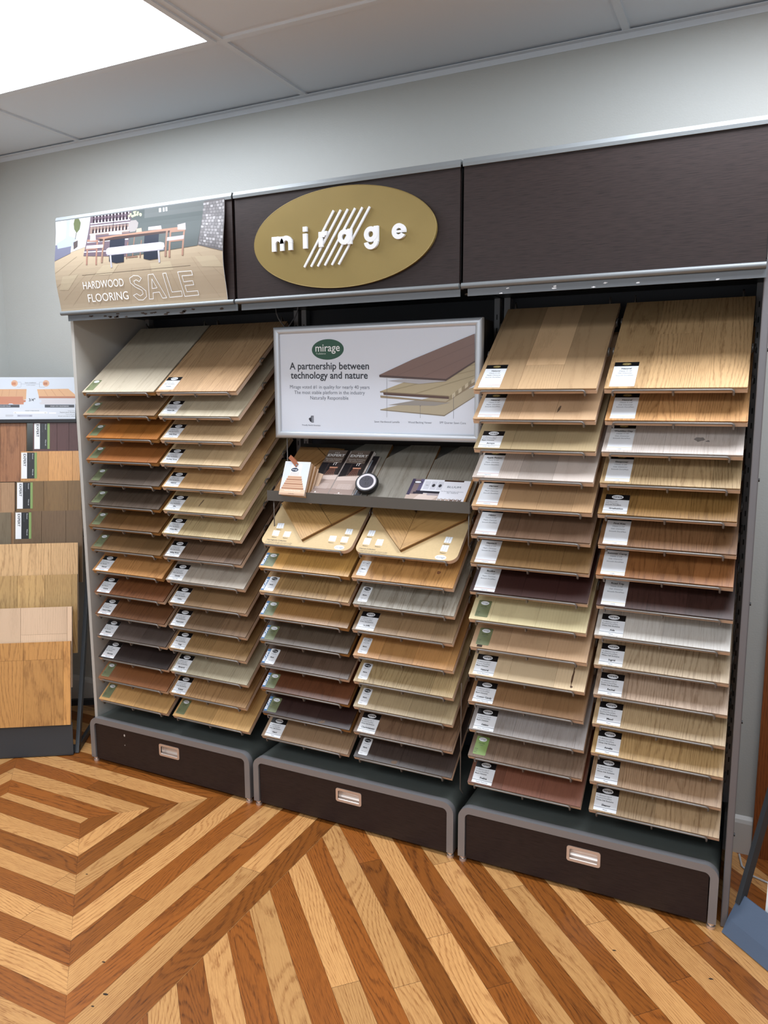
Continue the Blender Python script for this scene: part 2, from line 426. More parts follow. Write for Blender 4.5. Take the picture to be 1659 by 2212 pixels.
# ------------------------------------------------------------------ display units
YB = -0.4816
def handle_parts(parent, cx, cz):
    """recessed steel pull with a rounded rim, in a drawer front whose face is at y=YB+0.006"""
    yf = YB + 0.006; hw, hh = 0.053, 0.026
    b = MB()
    out = rrect(-hw, hw, -hh, hh, 0.008); inn = rrect(-hw + 0.009, hw - 0.009, -hh + 0.008, hh - 0.009, 0.005)
    n = len(out)
    vs = [(x, yf - 0.0025, z) for x, z in out] + [(x, yf - 0.0025, z) for x, z in inn] + [(x, yf, z) for x, z in out] + [(x, yf + 0.004, z) for x, z in inn]
    fs = []
    for i in range(n):
        j = (i + 1) % n
        fs += [(i, j, j + n, i + n), (i, i + 2 * n, j + 2 * n, j), (i + n, j + n, j + 3 * n, i + 3 * n)]
    b.raw(vs, fs, 0)
    # cavity: curved trough from the upper edge down to the lower lip
    prof = [(yf, hh - 0.009), (yf + 0.006, hh - 0.011), (yf + 0.013, hh - 0.018), (yf + 0.016, 0), (yf + 0.015, -hh + 0.02), (yf + 0.010, -hh + 0.012), (yf + 0.003, -hh + 0.009), (yf - 0.001, -hh + 0.012), (yf - 0.002, -hh + 0.008)]
    x0, x1 = -hw + 0.009, hw - 0.009
    vs = [(x0, a, c) for a, c in prof] + [(x1, a, c) for a, c in prof]; k = len(prof)
    b.raw(vs, [(i, i + 1, i + 1 + k, i + k) for i in range(k - 1)], 0, True)
    b.raw(vs, [tuple(range(k)), tuple(range(2 * k - 1, k - 1, -1))], 0)
    return b.build('handle', M_STEEL, parent, loc=(cx, 0, cz))

def tilt_matrix(x, y, z, th=TH):
    return Matrix(((1, 0, 0, x), (0, cos(th), -sin(th), y), (0, sin(th), cos(th), z), (0, 0, 0, 1)))

BW, BL, BT = 0.378, 0.45, 0.019
_rack = MB()
r = 0.0031
_x0, _x1 = 0.024, BW - 0.034
zl = -r - 0.0004
def arc2(x, sgn):
    return [(x, 0.44, zl), (x, 0.02, zl), (x, -0.006, zl), (x, -0.0080, zl + 0.004), (x, -0.0055, 0.009), (x + sgn * 0.002, -0.0048, 0.0125), (x + sgn * 0.006, -0.0045, 0.0140)]
_rack.tube([(_x0, 0.475, -0.012), (_x0, 0.47, 0.03), (_x0, 0.455, 0.012)] + arc2(_x0, 1) + arc2(_x1, -1)[::-1] + [(_x1, 0.455, 0.012), (_x1, 0.47, 0.03), (_x1, 0.475, -0.012)], r)
_rack.tube([(BW / 2, 0.03, zl), (BW / 2, -0.006, zl), (BW / 2, -0.008, zl + 0.003), (BW / 2, -0.0048, 0.0125)], r)
for sx, xa in ((1, BW + 0.0035), (-1, -0.0035)):
    xb_ = _x1 if sx > 0 else _x0
    for yy in (0.19, 0.35):
        _rack.tube([(xb_, yy, zl), (xa - sx * 0.003, yy, zl), (xa, yy, zl + 0.003), (xa, yy, 0.012), (xa, yy + 0.012, 0.016), (xa, yy + 0.03, 0.004)], r * 0.9, 6)
for yy in (0.12, 0.27, 0.40):
    _rack.tube([(_x0, yy, zl - 0.003), (_x1, yy, zl - 0.003)], r * 0.8, 6)
_o = _rack.build('wire_cradle', M_WIRE); RACK_ME = _o.data; bpy.data.objects.remove(_o)

def zrow(i): return 1.587 - 0.0936 * i + 0.009 * sin(pi * i / 14)
def cradle(parent, px, i, x):
    m = tilt_matrix(x, -0.46, zrow(i)); m.translation = m.translation - Vector((px, 0, 0))
    return link('wire_cradle', RACK_ME, parent, M=m)

UNIT_LABEL = ['left display bay with the curved sale poster across its header',
              'middle display bay with the gold oval sign on its header',
              'right display bay with a plain dark wood header panel']
UNITS = []
for i in range(3):
    ox = i * W
    u = empty('display_bay', T3(ox + W / 2, -0.24, 0), UNIT_LABEL[i], 'display stand', 'flooring display bays along the wall')
    UNITS.append(u); UO = T3(-(ox + W / 2), 0.24, 0)   # lets parts be written in room coordinates
    x0, x1 = ox + 0.012, ox + W - 0.008
    if i == 2: x1 = ox + W - 0.02
    if i == 0: x0 = ox - 0.004
    def arch(x0, x1, zt, r, z0=0.020):
        o = [(x0, z0)]
        o += [(x0 + r - r * cos(t), zt - r + r * sin(t)) for t in [pi / 2 * k / 8 for k in range(9)]]
        o += [(x1 - r + r * sin(t), zt - r + r * cos(t)) for t in [pi / 2 * k / 8 for k in range(9)]]
        o += [(x1, z0)]
        return o
    def arch_band(b, x0, x1, zt, r, th, ya, yb, m=0, smooth=True):
        o = arch(x0, x1, zt, r); n_ = arch(x0 + th, x1 - th, zt - th, max(r - th, 0.006))
        k = len(o); vs = []
        for y in (ya, yb):
            vs += [(a, y, c) for a, c in o] + [(a, y, c) for a, c in n_]
        fs = []
        for q in range(k - 1):
            fs.append((q, q + k, q + 1 + k, q + 1)); fs.append((q + 2 * k, q + 1 + 2 * k, q + 1 + 3 * k, q + 3 * k))
        b.raw(vs, fs, m)
        b.raw(vs, [(q, q + 1, q + 1 + 2 * k, q + 2 * k) for q in range(k - 1)], m, smooth)
        b.raw(vs, [(q + k, q + 3 * k, q + 1 + 3 * k, q + 1 + k) for q in range(k - 1)], m, smooth)
        b.raw(vs, [(0, 2 * k, 3 * k, k), (k - 1, 2 * k - 1, 4 * k - 1, 3 * k - 1)], m)
    b = MB(); arch_band(b, x0, x1, 0.203, 0.040, 0.003, YB + 0.022, -0.03)
    b.box(x0 + 0.003, x1 - 0.003, -0.036, -0.03, 0.012, 0.19)
    b.build('cabinet_shell', M_CAB, u, M=UO)
    b = MB(); arch_band(b, x0 - 0.001, x1 + 0.001, 0.2045, 0.041, 0.024, YB, YB + 0.024)
    b.build('frame_rim', M_GREY, u, M=UO)
    # drawer front with an opening for the pull
    dx0, dx1, dz0, dz1 = x0 + 0.026, x1 - 0.026, 0.016, 0.176
    hx, hz = ox + 0.433, 0.130
    if i == 1: hx = ox + 0.430
    b = MB(); yf = YB + 0.006; uvf = lambda c: (c[0], c[2])
    for q in ((dx0, hx - 0.046, dz0, dz1), (hx + 0.046, dx1, dz0, dz1), (hx - 0.046, hx + 0.046, dz0, hz - 0.020), (hx - 0.046, hx + 0.046, hz + 0.020, dz1)):
        b.box(q[0], q[1], yf, yf + 0.018, q[2], q[3], uvf=uvf)
    dr = b.build('drawer', M_WENGE, u, M=UO)
    handle_parts(dr, hx, hz)
    if i == 0:
        s_ = MB(); s_.poly([(a, yf - 0.0003, c) for a, c in ellipse(ox + 0.188, 0.152, 0.004, 0.0055, 12)]); s_.poly([(a, yf - 0.0003, c) for a, c in ellipse(ox + 0.188, 0.108, 0.0015, 0.003, 8)])
        s_.build('chipped_spot', M_BASE, dr)
    for fx in (x0 + 0.013, x1 - 0.013):
        for fy in (YB + 0.014, -0.06):
            b = MB(); b.prism(ellipse(fx, fy, 0.0125, 0.0125, 16), 0.0, 0.008, 'z', smooth=False); b.prism(ellipse(fx, fy, 0.007, 0.007, 16), 0.008, 0.013, 'z'); b.prism(ellipse(fx, fy, 0.011, 0.011, 16), 0.013, 0.021, 'z')
            b.build('levelling_foot', M_STEEL, u, M=UO)
    # back and posts
    b = MB(); b.box(ox + 0.004, ox + W - 0.004, -0.03, -0.012, 0.2, 1.93); b.build('back_panel', M_NAVY, u, M=UO)
    for px_ in ((0.030, 0.052) if i == 0 else (0.008, 0.030)), (W - 0.028, W - 0.008):
        b = MB(); b.box(ox + px_[0], ox + px_[1], -0.06, -0.03, 0.2, 1.935)
        for k in range(34):
            zz = 0.3 + k * 0.047; xm = ox + (px_[0] + px_[1]) / 2
            b.box(xm - 0.002, xm + 0.002, -0.0605, -0.0598, zz, zz + 0.018, 1)
        b.build('slotted_post', [M_GREY, M_BLACK], u, M=UO)
    if i == 0:
        b = MB(); b.box(-0.002, 0.014, -0.453, -0.004, 0.18, 1.935); b.build('side_panel', M_SIDE, u, M=UO)
    if i == 2:
        xr = 3 * W - 0.008
        b = MB(); b.prism(rrect(xr, xr + 0.020, -0.455, -0.004, 0.004, 3), 0.004, 1.935, 'z'); sp_ = b.build('side_panel', M_SIDE2, u, M=UO)
        for zz in (0.30, 0.65, 1.0, 1.35, 1.70):
            b = MB(); b.prism(ellipse(-0.445, zz, 0.005, 0.005, 10), xr + 0.020, xr + 0.0235, 'x'); b.build('bolt', M_BLACK, sp_)
    # header
    hx0, hx1 = ox + 0.004, ox + W - 0.004
    if i == 0: hx0 = -0.012
    b = MB()
    b.box(hx0, hx1, YB + 0.02, -0.012, 1.925, 1.935)                      # soffit
    b.box(hx0, hx0 + 0.012, YB + 0.012, -0.012, 1.935, 2.275); b.box(hx1 - 0.012, hx1, YB + 0.012, -0.012, 1.935, 2.275)
    b.box(hx0, hx1, YB + 0.012, -0.012, 2.262, 2.275)
    hb = b.build('header_box', M_BLACK, u, M=UO)
    for dx in (0.14, 0.79) if i < 2 else (0.12, 0.80):
        d = MB(); d.prism(ellipse(ox + dx, -0.215, 0.026, 0.026, 24), 1.922, 1.925, 'z'); d.prism(ellipse(ox + dx, -0.215, 0.018, 0.018, 20), 1.9205, 1.922, 'z', 1)
        d.build('downlight', [M_STEEL, M_PAPER], hb)
    b = MB(); b.box(hx0 + 0.002, hx1 - 0.002, YB, YB + 0.012, 1.918, 2.272, uvf=uvf); b.build('header_panel', M_WENGE, u, M=UO)
    b = MB(); pr = [(YB - 0.006, 2.262), (YB - 0.007, 2.272), (YB - 0.002, 2.284), (YB + 0.02, 2.286), (YB + 0.02, 2.274), (YB, 2.270), (YB, 2.262)]
    b.prism(pr, hx0, hx1, 'x'); b.build('top_trim', M_ALU, u, M=UO)
    b = MB()
    cs = [(YB - 0.005 + 0.0085 * cos(t), 1.915 + 0.0085 * sin(t)) for t in [2 * pi * k / 14 for k in range(14)]]
    b.prism(cs, hx0, hx1, 'x', smooth=True)
    b.build('bottom_bead', M_ALU, u, M=UO)
    lx0 = ox + 0.022 if i else 0.018
    b = MB(); b.prism([(YB + 0.0, 1.884), (YB + 0.003, 1.884), (YB + 0.003, 1.909), (YB + 0.03, 1.909), (YB + 0.03, 1.912), (YB + 0.0, 1.912)], lx0, ox + W - 0.002 if i else ox + W + 0.006, 'x')
    if i in (0, 2):
        rr = random.Random(i)
        for k in range(22 if i == 0 else 9):
            cx = rr.gauss(0.42 if i == 0 else 0.26, 0.2) + ox; cz = 1.886 + rr.random() * 0.015
            if not lx0 + 0.02 < cx < ox + W - 0.03: continue
            b.poly([(cx + rr.uniform(0.4, 1) * (0.013 if i == 0 else 0.008) * cos(t), YB - 0.0003, min(1.908, max(1.885, cz + rr.uniform(0.3, 1) * (0.005 if i == 0 else 0.003) * sin(t)))) for t in [k2 * pi / 4.5 for k2 in range(9)]], 1)
    b.build('lower_rail', [M_RAIL, M_SEAM if i == 0 else M_WHITE], u, M=UO)

# ------------------------------------------------------------------ flooring sample boards
GAIN = 0.9
PAPERS = [M_PAPER, M_INK, M_GREEN, M_BLUE, M_GOLDINK, M_REDINK, M_WHITE, M_GINK, M_GREEN2, M_GOLD, M_DGREEN]
def text_on(b, txt, x, y, z, m, size=None, width=None, bold=0.0, align='C', rot=0, height=None):
    b.text(txt, T3(x, y, z) @ Matrix.Rotation(rot, 4, 'Z'), size, width, m, bold, align, height=height)
def flat(b, pts, z, m):
    b.poly([(x, y, z) for x, y in pts], m)
def rect(x0, x1, y0, y1): return [(x0, y0), (x1, y0), (x1, y1), (x0, y1)]
def slab(b, pts, z0, z1, m): b.prism(pts, z0, z1, 'z', m)

def label_M(par, lines, name, foot, line=7, x=0.013, y=0.003):
    z = BT; b = MB(); b.box(x, x + 0.070, y, y + 0.078, z, z + 0.0004, 0)
    flat(b, rect(x, x + 0.070, y + 0.056, y + 0.078), z + 0.0006, 1)
    flat(b, rect(x, x + 0.070, y + 0.0105, y + 0.0118), z + 0.0006, line)
    lb = b.build('product_label', PAPERS, par)
    b = MB(); flat(b, ellipse(x + 0.035, y + 0.067, 0.017, 0.0085, 24), z + 0.0008, 6); text_on(b, 'mirage', x + 0.035, y + 0.0648, z + 0.001, 1, width=0.026, bold=0.02); b.build('label_logo', PAPERS, lb)
    b = MB()
    for k, t in enumerate(lines): text_on(b, t, x + 0.004, y + 0.047 - 0.0075 * k, z + 0.0007, 1 if k == 2 else 7, size=0.0062, bold=0.015 if k == 2 else 0, align='L')
    text_on(b, name, x + 0.037, y + 0.0165, z + 0.0007, 1, size=0.0088, bold=0.03)
    text_on(b, foot, x + 0.035, y + 0.003, z + 0.0007, 7, size=0.006)
    b.build('label_text', PAPERS, lb)
def label_T(par, lines, name, foot, line=4, x=0.013, y=0.008):
    z = BT; b = MB(); b.box(x, x + 0.070, y, y + 0.116, z, z + 0.0004, 0)
    flat(b, rect(x, x + 0.070, y + 0.096, y + 0.116), z + 0.0006, 1)
    flat(b, rect(x, x + 0.070, y + 0.0105, y + 0.0120), z + 0.0006, line)
    lb = b.build('product_label', PAPERS, par)
    b = MB(); flat(b, ellipse(x + 0.035, y + 0.106, 0.013, 0.006, 24), z + 0.0008, 9); text_on(b, 'mirage', x + 0.035, y + 0.1042, z + 0.001, 4, width=0.020); b.build('label_logo', PAPERS, lb)
    b = MB()
    text_on(b, name, x + 0.037, y + 0.081, z + 0.0007, 1, size=0.0095, bold=0.02)
    for k, t in enumerate(lines): text_on(b, t, x + 0.036, y + 0.070 - 0.0105 * k, z + 0.0007, 7, size=0.0068)
    text_on(b, foot, x + 0.035, y + 0.003, z + 0.0007, 7, size=0.006)
    b.build('label_text', PAPERS, lb)
def label_G(par, x=0.008, y=0.013, m=2, w_=0.044, h_=0.067):
    z = BT; b = MB(); b.prism(rrect(x, x + w_, y, y + h_, 0.003, 3), z, z + 0.0004, 'z', m); lb = b.build('product_label', PAPERS, par)
    b = MB(); flat(b, ellipse(x + w_ / 2, y + h_ - 0.011, 0.014, 0.0075, 24), z + 0.0006, 6); text_on(b, 'mirage', x + w_ / 2, y + h_ - 0.013, z + 0.0008, 7, width=0.021); b.build('label_logo', PAPERS, lb)
    b = MB(); text_on(b, 'Red Oak', x + w_ / 2, y + h_ - 0.027, z + 0.0006, 1, size=0.0058); text_on(b, 'Classic', x + w_ / 2, y + h_ - 0.034, z + 0.0006, 7, size=0.0048)
    for k, t in enumerate(('Width', '3 1/4"', 'Matte')): text_on(b, t, x + 0.003, y + 0.018 - k * 0.006, z + 0.0006, 1, size=0.0045, align='L')
    b.build('label_text', PAPERS, lb)
def label_W(par, x=0.013, y=0.012, dark=True, w_=0.037, h_=0.067):
    z = BT; b = MB(); b.prism(rrect(x, x + w_, y, y + h_, 0.004, 3), z, z + 0.0004, 'z', 0); lb = b.build('product_label', PAPERS, par)
    b = MB(); flat(b, ellipse(x + w_ / 2, y + h_ - 0.010, 0.0125, 0.007, 24), z + 0.0006, 1)
    if not dark: flat(b, ellipse(x + w_ / 2, y + h_ - 0.010, 0.0115, 0.006, 24), z + 0.0007, 6)
    text_on(b, 'mirage', x + w_ / 2, y + h_ - 0.012, z + 0.0009, 6 if dark else 1, width=0.019, bold=0.01); b.build('label_logo', PAPERS, lb)
    b = MB(); text_on(b, 'White Oak', x + w_ / 2, y + h_ - 0.024, z + 0.0006, 7, size=0.005)
    text_on(b, 'Matte', x + w_ / 2, y + h_ - 0.040, z + 0.0006, 1, size=0.007, bold=0.03)
    text_on(b, '3/4" x 5"', x + w_ / 2, y + 0.013, z + 0.0006, 7, size=0.0055); text_on(b, 'Canada', x + 0.004, y + 0.005, z + 0.0006, 7, size=0.0042, align='L')
    b.build('label_text', PAPERS, lb)
def label_B(par, kind):
    z = BT; x, y = 0.002, 0.008
    b = MB(); b.box(x, x + 0.0135, y, y + 0.063, z, z + 0.0004, 3); st = b.build('blue_strip', PAPERS, par); st['label'] = 'blue strip with white lettering'
    b = MB(); text_on(b, 'ESCAPE', x + 0.0103, y + 0.030, z + 0.0006, 6, width=0.046, bold=0.04, rot=pi / 2); b.build('strip_text', PAPERS, st)
    if kind == 'G': label_G(par, x + 0.0137, y, 2, 0.041, 0.063)
    else: label_W(par, x + 0.0137, y, True, 0.041, 0.067)

def make_board(i, x, col, seams, rng, tone_spread=1.0, core=None, cuts=(), wk=None, name='sample_board', gain=1.0, tones=None):
    wk = wk or {}
    m = wood('sample_finish', col, gain=GAIN * gain, **wk)
    b = MB(); zt = BT - 0.0035
    uvf = lambda c: (c[0], c[2] * 3 + c[1] * 0.1)
    b.box(0, BW, 0, BL, 0, zt - 0.0035, 1, uvf=lambda c: (c[0] + c[1], c[2]))
    b.box(0.004, BW - 0.002, 0.003, BL, zt - 0.0035, zt + 0.0022, 0, tone=0.1, uvf=lambda c: (c[1], c[0]))
    ed = [0.0] + list(seams) + [BW]
    for k in range(len(ed) - 1):
        g = 0.0003
        ys = [0.0] + sorted(c[1] for c in cuts if c[0] == k) + [BL]
        for q in range(len(ys) - 1):
            ou, ov, t = rng.uniform(0, 40), rng.uniform(0, 40), 0.5 + (rng.random() - 0.5) * tone_spread
            if tones: t = tones[k][q]
            b.box(ed[k] + (g if k else 0), ed[k + 1] - (g if k < len(ed) - 2 else 0), ys[q] + (g if q else 0), ys[q + 1] - (g if q < len(ys) - 2 else 0), zt, BT, 0,
                  tone=t, uvf=lambda c, ou=ou, ov=ov: (c[1] + ou, c[0] + c[2] + ov))
    o = b.build(name, [m, core or M_CORE, M_SEAM])
    o.matrix_world = tilt_matrix(x, -0.46, zrow(i) )
    return o
def dark_mark(par, x, y, rx, ry, ang, m):
    b = MB(); rr = random.Random(int(x * 1e4)); pts = []
    for k in range(14):
        t = 2 * pi * k / 14; f = 0.6 + 0.5 * rr.random(); a, c = rx * f * cos(t), ry * f * sin(t)
        pts.append((x + a * cos(ang) - c * sin(ang), y + a * sin(ang) + c * cos(ang)))
    flat(b, pts, BT + 0.0002, 0); o = b.build('knot', m, par)
M_KNOT = mat('wood_knot', (104, 84, 66), 0.6, var=0.5, vscale=90); M_KNOT2 = mat('dark_wood_knot', (84, 58, 38), 0.6, var=0.5, vscale=90); M_KNOT3 = mat('brown_wood_knot', (128, 84, 52), 0.6, var=0.4, vscale=90); M_KNOTG = mat('grey_wood_knot', (128, 122, 118), 0.6, var=0.3, vscale=90)

OAKT = ('Classic 3 1/4"', 'Oak Character', 'Smooth DuraMatt')
MAPT = ('Classic 3 1/4"', 'Maple Character', 'Smooth DuraMatt')
TB = ('TruBalance Lite 5"', 'Brushed DuraMatt', 'White Oak Exclusive')
TM = ('TruBalance Lite 5"', 'Smooth DuraMatt', 'Maple Character')
TR = ('Solid 3 1/4"', 'Brushed DuraMatt', 'Oak Character')
COLS = {"1a": [0.0575, 0.055, 0.064, 0.057, 0.0605, 0.054, 0.048, 0.0505, 0.055, 0.0565, 0.0545, 0.0565, 0.059, 0.05, 0.047], "1b": [0.446, 0.4525, 0.457, 0.4505, 0.4545, 0.4545, 0.444, 0.443, 0.453, 0.459, 0.455, 0.45, 0.4545, 0.444, 0.4555], "2a": [0.908, 0.904, 0.9025, 0.898, 0.8985, 0.8975, 0.897, 0.9015, 0.8935], "2b": [1.303, 1.2945, 1.299, 1.2945, 1.2975, 1.298, 1.2965, 1.2965, 1.296], "3a": [1.734, 1.734, 1.738, 1.7345, 1.7335, 1.7315, 1.7315, 1.7305, 1.7295, 1.735, 1.731, 1.7305, 1.735, 1.7325, 1.7325], "3b": [2.1335, 2.139, 2.133, 2.1315, 2.1285, 2.133, 2.13, 2.135, 2.1325, 2.135, 2.1365, 2.1365, 2.136, 2.1355, 2.1365]}
ORD = ['top', 'second from the top', 'third from the top', 'fourth from the top', 'fifth from the top', 'sixth from the top', 'seventh from the top', 'eighth from the top', 'seventh from the bottom', 'sixth from the bottom', 'fifth from the bottom', 'fourth from the bottom', 'third from the bottom', 'second from the bottom', 'bottom']
CN = {'1a': 'leftmost column', '1b': 'second column from left', '2a': 'left column under the brochure shelf', '2b': 'right column under the brochure shelf', '3a': 'second column from right', '3b': 'rightmost column'}
L_, Md, D_ = {}, dict(), {}
fine = dict(rings=10, ring=0.35, pore=0.45)
maple = dict(rings=6, ring=0.22, pore=0.12, across=7, var=0.25)
oak = dict(rings=15, ring=0.75, pore=0.5)
soft = dict(rings=10, ring=0.3, pore=0.4, var=0.18)
dk = dict(rings=12, ring=0.5, pore=0.7, rough=0.38)
glz = dict(rings=10, ring=0.4, pore=0.6, rough=0.33)
# column -> rows: (colour, short description, label kind, name, wood settings)
BOARDS = {
 '1a': [((196, 184, 162), 'pale greige', 'G', '', soft), ((150, 122, 92), 'taupe brown', 'G', '', oak), ((168, 107, 50), 'orange amber', 'G', '', glz), ((158, 99, 50), 'warm copper', 'G', '', soft),
        ((92, 80, 70), 'dark ash grey', 'G', '', fine), ((88, 74, 62), 'smoky brown', 'G', '', oak), ((118, 84, 48), 'chestnut brown', 'G', '', fine), ((126, 96, 62), 'dull brown', 'G', '', fine),
        ((204, 148, 90), 'golden oak', 'M', 'Natural', oak), ((130, 80, 46), 'reddish brown', 'M', 'Umbria', oak), ((108, 70, 42), 'dark walnut', 'M', 'Cherry Valley', oak), ((88, 76, 70), 'charcoal grey', 'M', 'Platinum', fine),
        ((46, 36, 34), 'near black', 'M', 'Absolute', fine), ((144, 92, 54), 'copper brown', 'G', '', soft), ((200, 156, 98), 'honey oak', 'G', '', fine)],
 '1b': [((196, 160, 120), 'wide plank light tan', 'M', 'Rossini', oak), ((196, 184, 158), 'pale bone', 'M', 'Gelato Bar', soft), ((190, 160, 120), 'pale tan', 'M', 'Hula Hoop', fine), ((200, 174, 134), 'light sand', 'M', 'Rocking Horse', soft),
        ((200, 160, 110), 'warm sand', 'M', 'Natural', fine), ((198, 174, 130), 'knotty cream', 'M', 'Elsa', soft), ((206, 184, 138), 'straw cream', 'M', 'White Mist', oak), ((116, 92, 72), 'cocoa brown', 'M', 'Sailing Stone', oak),
        ((176, 166, 152), 'silvery grey', 'M', 'Gazelle', soft), ((142, 112, 78), 'mid brown', 'M', 'Tofino', fine), ((128, 102, 76), 'umber brown', 'M', 'Hopscotch', oak), ((164, 130, 86), 'tawny', 'M', 'Tulip', oak),
        ((176, 166, 140), 'grey beige', 'M', 'Bismarck', soft), ((178, 138, 92), 'light caramel', 'M', 'Robust', oak), ((210, 168, 108), 'light honey', 'G', '', fine)],
 '2a': [None, ((206, 158, 88), 'yellow golden oak', 'BG', '', glz), ((182, 146, 96), 'wheat tan', 'BW', '', oak), ((158, 118, 70), 'golden brown', 'BG', '', glz), ((98, 84, 70), 'dark taupe', 'BG', '', dk), ((98, 78, 64), 'coffee brown', 'BW', '', dk),
        ((108, 64, 38), 'russet brown', 'BG', '', dk), ((54, 34, 30), 'blackish brown', 'BG', '', dk), ((148, 120, 90), 'flat taupe', 'M', 'Henri', soft)],
 '2b': [None, ((198, 148, 88), 'knotty golden', 'WO', '', oak), ((172, 166, 152), 'cool light grey', 'W', '', oak), ((154, 126, 92), 'khaki tan', 'M', 'La Jolla', fine), ((184, 136, 82), 'toffee', 'WO', '', fine), ((186, 162, 118), 'pale straw', 'W', '', oak),
        ((178, 158, 122), 'light khaki', 'W', '', soft), ((122, 94, 70), 'walnut brown', 'M', 'Charlottetown', oak), ((62, 50, 44), 'espresso', 'W', '', dk)],
 '3a': [((204, 170, 130), 'two-tone wide plank maple', 'T', 'Natural', maple), ((212, 176, 138), 'pinkish maple', 'T', 'Natural', maple), ((176, 156, 120), 'olive beige', 'M', 'Arroyo', maple), ((206, 194, 184), 'milky white', 'T', 'Apple Picking', maple),
        ((194, 158, 118), 'light brown maple', 'T', 'Harvest', maple), ((116, 90, 70), 'mocha', 'T', 'Hiking', soft), ((138, 106, 66), 'brass brown', 'T', 'Haystack', soft), ((58, 32, 28), 'dark plum brown', 'T', 'Bonfire', soft),
        ((214, 200, 156), 'ivory maple', 'G', '', maple), ((196, 162, 126), 'peach beige', 'G', '', maple), ((226, 202, 164), 'cream maple with a dark crack', 'M', 'Natural', maple), ((146, 110, 74), 'cinnamon brown', 'M', 'Cotton Candy', soft),
        ((158, 152, 148), 'plain cool grey', 'M', 'Gelato', soft), ((124, 102, 84), 'weathered grey brown', 'G2', '', dk), ((122, 76, 56), 'brick brown', 'M', 'Praline', fine)],
 '3b': [((212, 174, 126), 'largest natural oak', 'T', 'Natural', oak), ((206, 156, 102), 'amber oak', 'T', 'Natural', oak), ((206, 196, 188), 'whitewashed oak with a knot', 'T', 'Wedding Day', soft), ((180, 154, 114), 'beige oak', 'T', 'Sleepover', oak),
        ((158, 120, 68), 'antique gold oak', 'M', 'Graduation', oak), ((130, 94, 62), 'medium brown oak', 'T', 'First Kiss', oak), ((154, 102, 58), 'bright copper oak', 'T', 'Summer Camp', oak), ((66, 42, 36), 'deep mahogany', 'T', 'Road Trip', oak),
        ((208, 204, 196), 'frosty white oak', 'M', 'Ada', soft), ((188, 168, 138), 'greyed cream oak', 'M', 'Ingrid', oak), ((184, 160, 136), 'rosy beige oak', 'M', 'Rachel', oak), ((194, 168, 128), 'sandy oak', 'M', 'Maud', oak),
        ((194, 160, 108), 'light golden oak', 'M', 'Amelia', oak), ((168, 138, 106), 'dusty tan oak', 'M', 'Alice', oak), ((178, 150, 112), 'driftwood tan oak', 'M', 'Eleanor', oak)]}
LT = {'M': 'black and white label', 'T': 'tall white label', 'G': 'green label', 'G2': 'bright green label', 'W': 'white label with dark oval', 'WO': 'narrow white label', 'BG': 'blue and green label', 'BW': 'blue and white label'}
rng = random.Random(11)
